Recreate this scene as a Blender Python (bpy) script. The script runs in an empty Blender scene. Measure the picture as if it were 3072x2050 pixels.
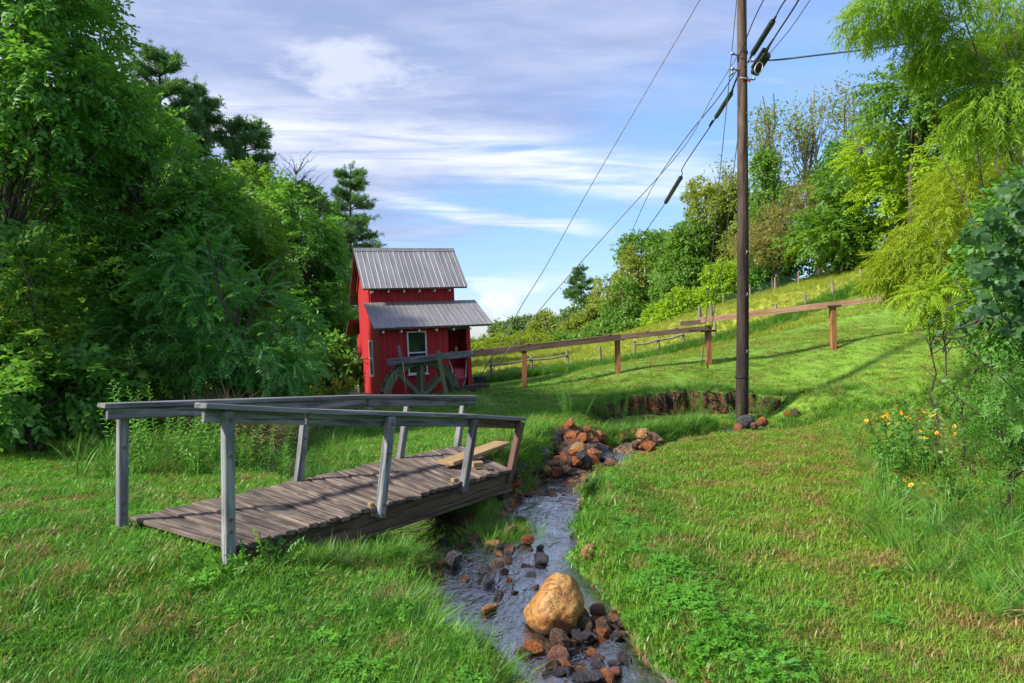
import bpy, bmesh, math, random
import numpy as np
from mathutils import Vector, Matrix, Euler, noise

random.seed(11)
rng = np.random.default_rng(11)
R = math.radians
scene = bpy.context.scene
COL = scene.collection
FPX = 2048.0
EYE = 1.6

# ------------------------------------------------------------------ camera
cam_d = bpy.data.cameras.new("camera")
cam_d.lens = 24.0
cam_d.sensor_width = 36.0
cam_d.clip_end = 3000
cam = bpy.data.objects.new("camera", cam_d)
cam.location = (0, 0, EYE)
cam.rotation_euler = (R(90), 0, 0)
COL.objects.link(cam)
scene.camera = cam

# ------------------------------------------------------------------ light
SUN_AZ = Vector((-0.93, -0.36, 0)).normalized()     # horizontal direction towards the sun
SUN_EL = R(36)
to_sun = Vector((SUN_AZ.x * math.cos(SUN_EL), SUN_AZ.y * math.cos(SUN_EL), math.sin(SUN_EL)))
sun_d = bpy.data.lights.new("sun", "SUN")
sun_d.energy = 2.3
sun_d.angle = R(4.0)
sun_d.color = (1.0, 0.93, 0.80)
sun = bpy.data.objects.new("sun", sun_d)
sun.rotation_euler = to_sun.to_track_quat("Z", "Y").to_euler()
sun.location = (-20, 5, 30)
COL.objects.link(sun)

scene.view_settings.view_transform = "Standard"
scene.view_settings.look = "None"
scene.view_settings.gamma = 1.0
scene.view_settings.use_curve_mapping = False
scene.view_settings.exposure = 1.8
scene.cycles.max_bounces = 8
scene.cycles.transparent_max_bounces = 12
scene.cycles.use_denoising = True
scene.cycles.caustics_reflective = False
scene.cycles.caustics_refractive = False


class NT:
    """small node-tree helper"""
    def __init__(self, tree):
        self.t = tree
        self.n = tree.nodes
        self.l = tree.links

    def node(self, kind, props=None, **inputs):
        nd = self.n.new(kind)
        for k, v in (props or {}).items():
            setattr(nd, k, v)
        for k, v in inputs.items():
            key = k.replace("_", " ")
            sock = nd.inputs[int(k[1:])] if (k[0] == "i" and k[1:].isdigit()) else nd.inputs[key]
            self.set(sock, v)
        return nd

    def set(self, sock, v):
        if isinstance(v, bpy.types.NodeSocket):
            self.l.new(v, sock)
        elif isinstance(v, (tuple, list)) and len(v) == 3 and sock.type == "RGBA":
            sock.default_value = (*v, 1)
        else:
            sock.default_value = v

    def math(self, op, a, b=0.0, c=None, clamp=False):
        nd = self.n.new("ShaderNodeMath")
        nd.operation = op
        nd.use_clamp = clamp
        self.set(nd.inputs[0], a)
        self.set(nd.inputs[1], b)
        if c is not None:
            self.set(nd.inputs[2], c)
        return nd.outputs[0]

    def mix(self, f, a, b):
        nd = self.n.new("ShaderNodeMix")
        nd.data_type = "RGBA"
        self.set(nd.inputs[0], f)
        self.set(nd.inputs[6], a)
        self.set(nd.inputs[7], b)
        return nd.outputs[2]

    def step(self, v, lo, hi, smooth=True):
        nd = self.n.new("ShaderNodeMapRange")
        nd.interpolation_type = "SMOOTHSTEP" if smooth else "LINEAR"
        self.set(nd.inputs["Value"], v)
        nd.inputs["From Min"].default_value = lo
        nd.inputs["From Max"].default_value = hi
        return nd.outputs[0]

    def noise(self, vec, scale, detail=4, rough=0.55, dist=0.0):
        nd = self.n.new("ShaderNodeTexNoise")
        if vec is not None:
            self.l.new(vec, nd.inputs["Vector"])
        nd.inputs["Scale"].default_value = scale
        nd.inputs["Detail"].default_value = detail
        nd.inputs["Roughness"].default_value = rough
        nd.inputs["Distortion"].default_value = dist
        return nd.outputs["Fac"]

    def mapping(self, vec, scale=(1, 1, 1), loc=(0, 0, 0), rot=(0, 0, 0)):
        nd = self.n.new("ShaderNodeMapping")
        self.l.new(vec, nd.inputs["Vector"])
        nd.inputs["Scale"].default_value = scale
        nd.inputs["Location"].default_value = loc
        nd.inputs["Rotation"].default_value = rot
        return nd.outputs[0]


# ------------------------------------------------------------------ sky
def build_world():
    w = bpy.data.worlds.new("World")
    scene.world = w
    w.use_nodes = True
    T = NT(w.node_tree)
    T.n.clear()
    out = T.node("ShaderNodeOutputWorld")
    bg = T.node("ShaderNodeBackground", Strength=0.135)
    T.l.new(bg.outputs[0], out.inputs[0])
    sky = T.node("ShaderNodeTexSky", {"sky_type": "NISHITA", "sun_disc": False})
    sky.sun_elevation = SUN_EL
    sky.sun_rotation = math.atan2(SUN_AZ.x, SUN_AZ.y)
    sky.air_density = 1.0
    sky.dust_density = 0.3
    sky.ozone_density = 2.5
    tc = T.node("ShaderNodeTexCoord")
    sep = T.node("ShaderNodeSeparateXYZ")
    T.l.new(tc.outputs["Generated"], sep.inputs[0])
    x, y, z = sep.outputs
    den = T.math("ADD", T.math("MAXIMUM", z, 0.0), 0.05)
    u = T.math("DIVIDE", x, den)
    v = T.math("DIVIDE", y, den)
    comb = T.node("ShaderNodeCombineXYZ")
    T.l.new(u, comb.inputs[0])
    T.l.new(v, comb.inputs[1])
    P = comb.outputs[0]
    wob = T.noise(P, 1.3, 4)
    fib = T.noise(T.mapping(P, (0.9, 3.2, 1), rot=(0, 0, R(-22))), 1.5, 8, 0.62, 0.4)
    wobc = T.math("MULTIPLY", T.math("SUBTRACT", wob, 0.5), 0.8)

    def band(v0, slope, half, u0, u1, soft):
        d = T.math("SUBTRACT", v, T.math("ADD", T.math("MULTIPLY", u, slope), v0))
        d = T.math("ABSOLUTE", T.math("ADD", d, wobc))
        m = T.math("SUBTRACT", 1.0, T.step(d, half * 0.1, half))
        m = T.math("MULTIPLY", m, T.step(u, u0 - soft, u0 + soft))
        return T.math("MULTIPLY", m, T.math("SUBTRACT", 1.0, T.step(u, u1 - soft, u1 + soft)))
    b1 = band(3.16, 0.405, 0.62, -1.7, 1.2, 0.5)
    b2 = band(4.34, 0.645, 0.30, -0.75, 0.55, 0.3)
    b3 = band(7.4, 0.7, 0.55, -1.2, 0.2, 0.5)
    # puffy cloud
    du = T.math("ADD", u, 0.52)
    dv = T.math("SUBTRACT", v, 2.22)
    rr = T.math("SQRT", T.math("ADD", T.math("MULTIPLY", T.math("MULTIPLY", du, du), 1.2), T.math("MULTIPLY", dv, dv)))
    pn = T.noise(P, 5.5, 6, 0.6)
    puff = T.step(T.math("SUBTRACT", T.math("ADD", 0.24, T.math("MULTIPLY", T.math("SUBTRACT", pn, 0.5), 0.55)), rr), -0.05, 0.16)
    streak = T.math("MAXIMUM", T.math("MAXIMUM", b1, T.math("MULTIPLY", b2, 0.9)), T.math("MULTIPLY", b3, 0.5))
    streak = T.math("MULTIPLY", streak, T.step(fib, 0.26, 0.66))
    gen = T.math("MULTIPLY", T.step(fib, 0.56, 0.80), 0.35)
    white = T.math("MAXIMUM", T.math("MAXIMUM", streak, T.math("MULTIPLY", puff, 0.62)), gen, clamp=True)
    # high thin veil
    veiln = T.noise(T.mapping(P, (0.8, 1.3, 1)), 1.1, 5, 0.5)
    left = T.math("SUBTRACT", T.math("MULTIPLY", u, -0.28), T.math("MULTIPLY", v, 0.16))
    veil = T.step(T.math("ADD", T.math("ADD", veiln, left), 0.62), 0.30, 0.85)
    # low cumulus near the horizon
    hl = T.math("SQRT", T.math("ADD", T.math("MULTIPLY", x, x), T.math("MULTIPLY", y, y)))
    cc = T.node("ShaderNodeCombineXYZ")
    T.l.new(T.math("DIVIDE", x, hl), cc.inputs[0])
    T.l.new(T.math("DIVIDE", y, hl), cc.inputs[1])
    T.l.new(T.math("MULTIPLY", z, 2.0), cc.inputs[2])
    cn = T.noise(T.mapping(cc.outputs[0], (1, 1, 1), (0.32, 0.0, 0.11)), 9.0, 6, 0.55)
    low = T.math("MULTIPLY", T.step(cn, 0.50, 0.60), T.math("SUBTRACT", 1.0, T.step(z, 0.035, 0.12)))
    col = T.mix(1.0, sky.outputs[0], sky.outputs[0])
    hz = T.step(z, -0.05, 0.42, False)
    hsv = T.node("ShaderNodeHueSaturation", Saturation=1.12, Color=col)
    T.l.new(T.math("ADD", 0.32, T.math("MULTIPLY", hz, 0.36)), hsv.inputs["Value"])
    base = T.mix(0.30, hsv.outputs[0], (0.55, 0.98, 2.2))
    c1 = T.mix(T.math("MULTIPLY", veil, 0.80), base, T.mix(T.step(T.noise(T.mapping(P, (0.7, 1.6, 1), rot=(0, 0, R(-18))), 2.2, 6, 0.6), 0.35, 0.68), (0.86, 0.99, 1.54), (1.34, 1.42, 1.88)))
    c2 = T.mix(T.math("MULTIPLY", white, 0.88), c1, (2.25, 2.35, 2.6))
    c3 = T.mix(T.math("MULTIPLY", low, 0.9), c2, (2.35, 2.42, 2.6))
    T.l.new(c3, bg.inputs[0])


build_world()


# ------------------------------------------------------------------ helpers
def at(px, py, D):
    """point of the place seen at that spot of the photograph, D metres ahead"""
    return Vector(((px - 1536.0) / FPX * D, D, EYE - (py - 1025.0) / FPX * D))


def mesh_np(name, V, F, mats=(), smooth=False, attrs=None):
    """F: list of 2-D index arrays (each of one polygon size)"""
    if not isinstance(F, (list, tuple)):
        F = [F]
    me = bpy.data.meshes.new(name)
    V = np.asarray(V, dtype=np.float32)
    me.vertices.add(len(V))
    me.vertices.foreach_set("co", V.ravel())
    idx = np.concatenate([np.asarray(f, dtype=np.int32).ravel() for f in F])
    tot = np.concatenate([np.full(len(f), np.asarray(f).shape[1], dtype=np.int32) for f in F])
    st = np.concatenate([[0], np.cumsum(tot)[:-1]]).astype(np.int32)
    me.loops.add(len(idx))
    me.loops.foreach_set("vertex_index", idx)
    me.polygons.add(len(tot))
    me.polygons.foreach_set("loop_start", st)
    me.polygons.foreach_set("loop_total", tot)
    if smooth:
        me.polygons.foreach_set("use_smooth", np.ones(len(tot), dtype=bool))
    for k, (kind, dom, arr) in (attrs or {}).items():
        a = me.attributes.new(k, kind, dom)
        a.data.foreach_set("vector" if kind == "FLOAT_VECTOR" else "value", np.asarray(arr).ravel())
    me.update(calc_edges=True)
    me.validate()
    for m in mats:
        me.materials.append(m)
    return me


def link(name, me, parent=None, loc=None, rot=None, scale=None):
    o = bpy.data.objects.new(name, me)
    COL.objects.link(o)
    if parent is not None:
        o.parent = parent
    if loc is not None:
        o.location = loc
    if rot is not None:
        o.rotation_euler = rot
    if scale is not None:
        o.scale = scale
    return o


def tag(o, label=None, cat=None, group=None, kind=None):
    if label:
        o["label"] = label
    if cat:
        o["category"] = cat
    if group:
        o["group"] = group
    if kind:
        o["kind"] = kind
    return o


def empty(name, loc, label, cat, group=None, rot=(0, 0, 0)):
    o = bpy.data.objects.new(name, None)
    o.empty_display_size = 0.1
    o.location = loc
    o.rotation_euler = rot
    COL.objects.link(o)
    return tag(o, label, cat, group)


class MB:
    def __init__(self):
        self.v, self.f = [], []

    def add(self, vs, fs):
        k = len(self.v)
        self.v += [tuple(p) for p in vs]
        self.f += [tuple(i + k for i in f) for f in fs]
        return self

    def hexa(self, b, t):
        """b, t: four corners below and above, same order"""
        return self.add(list(b) + list(t), [(3, 2, 1, 0), (4, 5, 6, 7), (0, 1, 5, 4), (1, 2, 6, 5), (2, 3, 7, 6), (3, 0, 4, 7)])

    def box(self, x0, x1, y0, y1, z0, z1):
        return self.hexa([(x0, y0, z0), (x1, y0, z0), (x1, y1, z0), (x0, y1, z0)],
                         [(x0, y0, z1), (x1, y0, z1), (x1, y1, z1), (x0, y1, z1)])

    def beam(self, p, q, w, h, up=(0, 0, 1)):
        p, q, up = Vector(p), Vector(q), Vector(up)
        d = (q - p).normalized()
        s = d.cross(up)
        if s.length < 1e-5:
            s = d.cross(Vector((1, 0, 0)))
        s.normalize()
        u = s.cross(d).normalized()
        c = lambda o, a, b: o + s * a * w / 2 + u * b * h / 2
        return self.hexa([c(p, -1, -1), c(p, 1, -1), c(p, 1, 1), c(p, -1, 1)],
                         [c(q, -1, -1), c(q, 1, -1), c(q, 1, 1), c(q, -1, 1)])

    def tube(self, pts, radii, n=8, cap=True):
        pts = [Vector(p) for p in pts]
        if not isinstance(radii, (list, tuple)):
            radii = [radii] * len(pts)
        k = len(self.v)
        prev = None
        for i, p in enumerate(pts):
            d = (pts[min(i + 1, len(pts) - 1)] - pts[max(i - 1, 0)]).normalized()
            if prev is None:
                a = d.cross(Vector((0, 0, 1)) if abs(d.z) < 0.9 else Vector((1, 0, 0))).normalized()
            else:
                a = (prev - d * prev.dot(d)).normalized()
            prev = a
            b = d.cross(a)
            for j in range(n):
                t = 2 * math.pi * j / n
                self.v.append(tuple(p + (a * math.cos(t) + b * math.sin(t)) * radii[i]))
        for i in range(len(pts) - 1):
            for j in range(n):
                j2 = (j + 1) % n
                self.f.append((k + i * n + j, k + i * n + j2, k + (i + 1) * n + j2, k + (i + 1) * n + j))
        if cap:
            self.f.append(tuple(k + j for j in reversed(range(n))))
            e = k + (len(pts) - 1) * n
            self.f.append(tuple(e + j for j in range(n)))
        return self

    def mesh(self, name, mat, smooth=False):
        me = bpy.data.meshes.new(name)
        me.from_pydata(self.v, [], self.f)
        me.update()
        me.validate()
        if mat:
            me.materials.append(mat)
        if smooth:
            me.polygons.foreach_set("use_smooth", [True] * len(me.polygons))
        return me

    def build(self, name, mat, parent=None, smooth=False, bevel=0.0, **kw):
        o = link(name, self.mesh(name, mat, smooth), parent, **kw)
        if bevel:
            m = o.modifiers.new("bevel", "BEVEL")
            m.width = bevel
            m.segments = 1
            m.limit_method = "ANGLE"
        return o


# ------------------------------------------------------------------ materials
MAT = {}


def new_mat(name):
    m = bpy.data.materials.new(name)
    m.use_nodes = True
    T = NT(m.node_tree)
    T.n.clear()
    out = T.node("ShaderNodeOutputMaterial")
    MAT[name] = m
    return m, T, out


def principled(T, out, color, rough=0.8, bump=None, bstr=0.3, bdist=0.02, metallic=0.0, spec=0.3):
    p = T.node("ShaderNodeBsdfPrincipled", Base_Color=color, Roughness=rough, Metallic=metallic)
    p.inputs["Specular IOR Level"].default_value = spec
    if bump is not None:
        b = T.node("ShaderNodeBump", Strength=bstr, Distance=bdist, Height=bump)
        T.l.new(b.outputs[0], p.inputs["Normal"])
    T.l.new(p.outputs[0], out.inputs[0])
    return p


def wood(name, ca, cb, cdark, axis=0, rough=0.85, scale=1.0, moss=None, lowdark=None):
    """weathered timber, grain along the object's axis"""
    m, T, out = new_mat(name)
    tc = T.node("ShaderNodeTexCoord")
    oi = T.node("ShaderNodeObjectInfo")
    add = T.node("ShaderNodeVectorMath", {"operation": "ADD"})
    T.l.new(tc.outputs["Object"], add.inputs[0])
    mul = T.node("ShaderNodeVectorMath", {"operation": "SCALE"})
    cmb = T.node("ShaderNodeCombineXYZ")
    for i in range(3):
        T.l.new(oi.outputs["Random"], cmb.inputs[i])
    T.l.new(cmb.outputs[0], mul.inputs[0])
    mul.inputs["Scale"].default_value = 37.0
    T.l.new(mul.outputs[0], add.inputs[1])
    sc = [38 * scale] * 3
    sc[axis] = 1.6 * scale
    sc2 = [9 * scale] * 3
    sc2[axis] = 1.2 * scale
    g = T.noise(T.mapping(add.outputs[0], sc), 1.0, 5, 0.65, 0.3)
    g2 = T.noise(T.mapping(add.outputs[0], sc2), 1.0, 4, 0.6)
    c = T.mix(T.step(g2, 0.36, 0.62), ca, cb)
    c = T.mix(T.math("MULTIPLY", T.step(g, 0.48, 0.62), 0.9), c, cdark)
    g3 = T.noise(add.outputs[0], 3.2 * scale, 4, 0.6)
    c = T.mix(T.math("MULTIPLY", T.step(g3, 0.52, 0.66), 0.35), c, cdark)
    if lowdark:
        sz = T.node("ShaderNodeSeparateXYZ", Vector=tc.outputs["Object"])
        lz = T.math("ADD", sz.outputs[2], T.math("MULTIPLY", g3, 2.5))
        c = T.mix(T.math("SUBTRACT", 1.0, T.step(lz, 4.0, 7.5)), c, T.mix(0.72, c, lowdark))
    c = T.mix(T.math("MULTIPLY", oi.outputs["Random"], 0.35), c, cdark)
    if moss:
        mn = T.noise(add.outputs[0], 6.0, 4)
        c = T.mix(T.step(mn, 0.45, 0.7), c, moss)
    principled(T, out, c, rough, g, 0.55, 0.006)
    return m


# axis 0 materials: beams are built along their own geometry in world space, so grain axis is chosen per use
wood("grey_wood_z", (0.30, 0.31, 0.31), (0.20, 0.205, 0.21), (0.085, 0.08, 0.075), axis=2)
wood("deck_wood", (0.26, 0.20, 0.16), (0.105, 0.080, 0.068), (0.024, 0.021, 0.020), axis=0, scale=1.0)
wood("beam_wood", (0.165, 0.125, 0.085), (0.125, 0.080, 0.055), (0.04, 0.03, 0.02), axis=0)
wood("grey_wood_x", (0.29, 0.30, 0.325), (0.165, 0.175, 0.19), (0.055, 0.055, 0.055), axis=0)
wood("rusty_wood", (0.24, 0.14, 0.10), (0.17, 0.09, 0.065), (0.06, 0.04, 0.035), axis=0)
wood("tan_wood", (0.42, 0.29, 0.15), (0.34, 0.23, 0.12), (0.24, 0.15, 0.075), axis=0)
wood("orange_wood", (0.40, 0.17, 0.06), (0.34, 0.14, 0.05), (0.2, 0.08, 0.03), axis=0)
wood("flume_wood", (0.26, 0.17, 0.12), (0.21, 0.13, 0.09), (0.11, 0.07, 0.05), axis=0)
wood("flume_wood_lit", (0.60, 0.37, 0.25), (0.52, 0.29, 0.19), (0.34, 0.16, 0.10), axis=0)  # right flume run: its sunlit pink tone is put into the wood colour
wood("flume_post", (0.44, 0.19, 0.08), (0.34, 0.14, 0.06), (0.14, 0.07, 0.035), axis=2)
wood("mossy_wood", (0.23, 0.25, 0.16), (0.16, 0.185, 0.115), (0.07, 0.085, 0.055), axis=2, moss=(0.13, 0.165, 0.075))
wood("fence_wood", (0.36, 0.31, 0.24), (0.27, 0.225, 0.17), (0.07, 0.06, 0.05), axis=2)
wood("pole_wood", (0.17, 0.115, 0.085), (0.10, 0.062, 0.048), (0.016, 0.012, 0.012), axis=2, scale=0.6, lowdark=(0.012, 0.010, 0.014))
wood("dark_timber", (0.11, 0.085, 0.06), (0.08, 0.06, 0.045), (0.03, 0.025, 0.02), axis=0)
wood("red_board", (0.50, 0.026, 0.034), (0.42, 0.020, 0.028), (0.30, 0.018, 0.02), axis=2, scale=0.6, rough=0.7)
wood("bark", (0.13, 0.105, 0.085), (0.085, 0.07, 0.055), (0.03, 0.026, 0.022), axis=2, scale=0.5)
wood("pale_bark", (0.30, 0.26, 0.21), (0.21, 0.18, 0.14), (0.10, 0.085, 0.07), axis=2, scale=0.5)
wood("brown_under", (0.20, 0.13, 0.09), (0.15, 0.10, 0.07), (0.07, 0.05, 0.035), axis=0)
wood("bleached_stick", (0.42, 0.38, 0.32), (0.32, 0.28, 0.23), (0.16, 0.13, 0.11), axis=0)


def simple(name, color, rough=0.6, metallic=0.0, var=0.25, scale=6.0, spec=0.4, bump=0.2):
    m, T, out = new_mat(name)
    tc = T.node("ShaderNodeTexCoord")
    n = T.noise(tc.outputs["Object"], scale, 5, 0.6)
    dark = tuple(c * (1 - var) for c in color)
    lite = tuple(min(1, c * (1 + var * 0.5)) for c in color)
    principled(T, out, T.mix(T.step(n, 0.3, 0.7), dark, lite), rough, n, bump, 0.005, metallic, spec)
    return m


simple("white_paint", (0.72, 0.73, 0.72), 0.5, var=0.1)
simple("cable_black", (0.022, 0.023, 0.026), 0.5)
simple("box_black", (0.03, 0.04, 0.045), 0.5)
simple("steel_wire", (0.11, 0.115, 0.12), 0.45, metallic=0.6)
simple("galvanised", (0.42, 0.42, 0.42), 0.45, metallic=0.7)
simple("black_rubber", (0.018, 0.018, 0.02), 0.6)
simple("barrow_red", (0.45, 0.045, 0.09), 0.4)
simple("orange_tag", (0.8, 0.12, 0.03), 0.5)
simple("rope", (0.55, 0.5, 0.42), 0.9)
simple("petal_yellow", (0.80, 0.40, 0.015), 0.6, var=0.15)
simple("petal_gold", (0.62, 0.52, 0.03), 0.6, var=0.2)
simple("flower_centre", (0.05, 0.03, 0.012), 0.8)
simple("green_wire", (0.03, 0.09, 0.06), 0.5)
simple("rust_iron", (0.20, 0.07, 0.03), 0.8)

# roof metal
m, T, out = new_mat("roof_metal")
tc = T.node("ShaderNodeTexCoord")
n1 = T.noise(T.mapping(tc.outputs["Object"], (14, 1.2, 1.2)), 1.0, 5, 0.6)
n2 = T.noise(tc.outputs["Object"], 1.6, 5, 0.6)
oi = T.node("ShaderNodeObjectInfo")
c = T.mix(T.step(n1, 0.3, 0.7), (0.22, 0.218, 0.23), (0.34, 0.335, 0.345))
c = T.mix(T.math("MULTIPLY", oi.outputs["Random"], 0.45), c, (0.16, 0.157, 0.168))
c = T.mix(T.math("MULTIPLY", T.step(n2, 0.5, 0.8), 0.5), c, (0.25, 0.24, 0.24))
principled(T, out, c, 0.5, n1, 0.1, 0.003, 0.35, 0.5)

# window pane: dark glass
m, T, out = new_mat("pane_glass")
tc = T.node("ShaderNodeTexCoord")
n1 = T.noise(tc.outputs["Object"], 3.0, 3)
p = principled(T, out, (0.012, 0.02, 0.022), 0.06, n1, 0.05, 0.02, 0.0, 0.6)


def leaf_mat(name, ca, cb, trans=0.35, gloss=0.06, noise_scale=0.8, cc=None):
    """leaf blades: tone differs from leaf to leaf (attribute v) and slowly over the place"""
    m, T, out = new_mat(name)
    ca, cb = (tuple(min(c_ * 2.0, 0.6) for c_ in q) for q in (ca, cb))
    at_ = T.node("ShaderNodeAttribute", {"attribute_name": "v"})
    geo = T.node("ShaderNodeNewGeometry")
    n = T.noise(geo.outputs["Position"], noise_scale, 3)
    f = T.math("ADD", T.math("MULTIPLY", at_.outputs["Fac"], 0.7), T.math("MULTIPLY", T.math("SUBTRACT", n, 0.35), 0.9), clamp=True)
    c = T.mix(f, ca, cb)
    if cc:
        c = T.mix(T.step(at_.outputs["Fac"], 0.93, 0.96), c, cc)
    d = T.node("ShaderNodeBsdfDiffuse", Color=c)
    tr = T.node("ShaderNodeBsdfTranslucent", Color=T.mix(0.5, c, T.mix(1.0, c, (cb[0] * 1.5, cb[1] * 1.35, cb[2] * 0.6))))
    mx = T.node("ShaderNodeMixShader", i0=min(trans * 1.2, 0.55))
    T.l.new(d.outputs[0], mx.inputs[1])
    T.l.new(tr.outputs[0], mx.inputs[2])
    gl = T.node("ShaderNodeBsdfGlossy", Color=(0.8, 0.9, 0.9), Roughness=0.55)
    mx2 = T.node("ShaderNodeMixShader", i0=gloss * 0.55)
    T.l.new(mx.outputs[0], mx2.inputs[1])
    T.l.new(gl.outputs[0], mx2.inputs[2])
    T.l.new(mx2.outputs[0], out.inputs[0])
    return m


leaf_mat("leaf_dark", (0.024, 0.095, 0.018), (0.095, 0.215, 0.028), 0.38, 0.07, cc=(0.22, 0.20, 0.03))
leaf_mat("leaf_mid", (0.035, 0.11, 0.018), (0.105, 0.19, 0.022), 0.4, 0.05, cc=(0.30, 0.24, 0.03))
leaf_mat("leaf_olive", (0.07, 0.12, 0.022), (0.17, 0.20, 0.03), 0.4, 0.04, cc=(0.30, 0.20, 0.05))
leaf_mat("leaf_sumac", (0.026, 0.115, 0.024), (0.080, 0.22, 0.030), 0.35, 0.10)
leaf_mat("leaf_pine", (0.024, 0.075, 0.024), (0.075, 0.150, 0.040), 0.3, 0.06)
leaf_mat("leaf_yellow", (0.070, 0.130, 0.008), (0.195, 0.245, 0.012), 0.42, 0.03)
leaf_mat("leaf_bamboo", (0.055, 0.135, 0.012), (0.155, 0.245, 0.016), 0.42, 0.03)
leaf_mat("leaf_lime", (0.08, 0.17, 0.012), (0.20, 0.29, 0.018), 0.45, 0.04)
leaf_mat("leaf_brownish", (0.10, 0.105, 0.03), (0.17, 0.16, 0.05), 0.35, 0.02)
leaf_mat("leaf_far", (0.05, 0.10, 0.04), (0.10, 0.155, 0.05), 0.3, 0.02, 0.2)
leaf_mat("leaf_vine", (0.012, 0.045, 0.012), (0.034, 0.085, 0.018), 0.35, 0.06)
leaf_mat("leaf_weed", (0.04, 0.13, 0.02), (0.10, 0.22, 0.03), 0.4, 0.06)
leaf_mat("leaf_dead", (0.085, 0.068, 0.036), (0.15, 0.12, 0.065), 0.2, 0.02)
leaf_mat("leaf_clover", (0.042, 0.150, 0.014), (0.095, 0.235, 0.018), 0.4, 0.05)


def grass_mat(name, ca, cb, cdry, dry_lo, dry_hi, nscale=0.55, warm=None):
    m, T, out = new_mat(name)
    at_ = T.node("ShaderNodeAttribute", {"attribute_name": "v"})
    geo = T.node("ShaderNodeNewGeometry")
    oi = T.node("ShaderNodeObjectInfo")
    n = T.noise(geo.outputs["Position"], nscale, 4)
    n2 = T.noise(geo.outputs["Position"], 2.3, 6, 0.68)
    n4 = T.noise(geo.outputs["Position"], 6.0, 4, 0.6)
    f = T.math("ADD", T.math("MULTIPLY", at_.outputs["Fac"], 0.5), T.math("ADD", T.math("MULTIPLY", T.math("SUBTRACT", n, 0.35), 1.2), T.math("MULTIPLY", T.math("SUBTRACT", n4, 0.5), 1.6)), clamp=True)
    c = T.mix(f, ca, cb)
    dry = T.math("ADD", T.math("MULTIPLY", n2, 0.75), T.math("MULTIPLY", oi.outputs["Random"], 0.12))
    dry = T.math("ADD", dry, T.math("MULTIPLY", at_.outputs["Fac"], 0.14))
    if warm:      # right of the stream: drier flecks, plus a sunlit yellow tint put into the colour
        sep = T.node("ShaderNodeSeparateXYZ", Vector=geo.outputs["Position"])
        w = T.math("MULTIPLY", T.step(sep.outputs[0], warm[0], warm[1]), warm[2])
        dry = T.math("ADD", dry, T.math("MULTIPLY", w, 0.10))
        c = T.mix(w, c, warm[3])
    c = T.mix(T.step(dry, dry_lo, dry_hi), c, cdry)
    d = T.node("ShaderNodeBsdfDiffuse", Color=c)
    tr = T.node("ShaderNodeBsdfTranslucent", Color=c)
    mx = T.node("ShaderNodeMixShader", i0=0.35)
    T.l.new(d.outputs[0], mx.inputs[1])
    T.l.new(tr.outputs[0], mx.inputs[2])
    gl = T.node("ShaderNodeBsdfGlossy", Color=(0.9, 0.97, 1.0), Roughness=0.4)
    mx2 = T.node("ShaderNodeMixShader", i0=0.02)
    T.l.new(mx.outputs[0], mx2.inputs[1])
    T.l.new(gl.outputs[0], mx2.inputs[2])
    T.l.new(mx2.outputs[0], out.inputs[0])
    return m


grass_mat("lawn_grass", (0.075, 0.26, 0.025), (0.20, 0.42, 0.032), (0.36, 0.235, 0.09), 0.515, 0.65,
          warm=(0.2, 3.5, 0.40, (0.32, 0.39, 0.03)))
grass_mat("tall_grass", (0.065, 0.24, 0.03), (0.22, 0.42, 0.045), (0.36, 0.29, 0.13), 0.55, 0.70)
grass_mat("meadow_grass", (0.20, 0.32, 0.03), (0.38, 0.40, 0.035), (0.48, 0.36, 0.08), 0.52, 0.70, 0.25)

# ------------------------------------------------------------------ terrain
CREEK = [  # x, y, half width of the open water
    (1.2, 1.0, 0.5), (0.62, 2.9, 0.42), (0.40, 3.67, 0.36), (0.15, 4.26, 0.50), (-0.06, 5.1, 0.50), (0.02, 6.1, 0.50),
    (0.34, 6.9, 0.34), (0.50, 7.8, 0.34), (0.86, 9.2, 0.40), (1.65, 10.7, 0.24), (2.6, 11.6, 0.12), (3.6, 12.6, 0.10),
    (4.5, 13.35, 0.10), (5.2, 13.6, 0.05)]
GULLY = [(4.9, 13.5, 0.1), (6.0, 13.5, 0.1), (7.4, 13.0, 0.1), (8.6, 12.8, 0.1)]
BRANCH = [(-0.06, 5.5, 0.40), (-0.75, 6.5, 0.42), (-1.7, 7.6, 0.40), (-3.0, 9.3, 0.45), (-3.7, 11.0, 0.45), (-4.3, 14.0, 0.5),
          (-4.9, 18.0, 0.5), (-6, 24, 0.5)]
RACE = [(-2.15, 16.2, 0.42), (-3.3, 15.75, 0.42), (-4.4, 15.0, 0.45)]


def water_z(y):
    return np.interp(y, [1.0, 5.0, 8.0, 14.0, 20.0], [-0.30, -0.24, -0.19, -0.12, 0.0])


def seg_dist(x, y, poly):
    """distance to a polyline minus its half width there, and the signed side"""
    best = np.full(x.shape, 1e9)
    yy = np.zeros(x.shape)
    for (ax, ay, aw), (bx, by, bw) in zip(poly[:-1], poly[1:]):
        dx, dy = bx - ax, by - ay
        t = np.clip(((x - ax) * dx + (y - ay) * dy) / (dx * dx + dy * dy), 0, 1)
        d = np.hypot(x - ax - t * dx, y - ay - t * dy) - (aw + t * (bw - aw))
        k = d < best
        best = np.where(k, d, best)
        yy = np.where(k, ay + t * dy, yy)
    return best, yy


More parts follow.
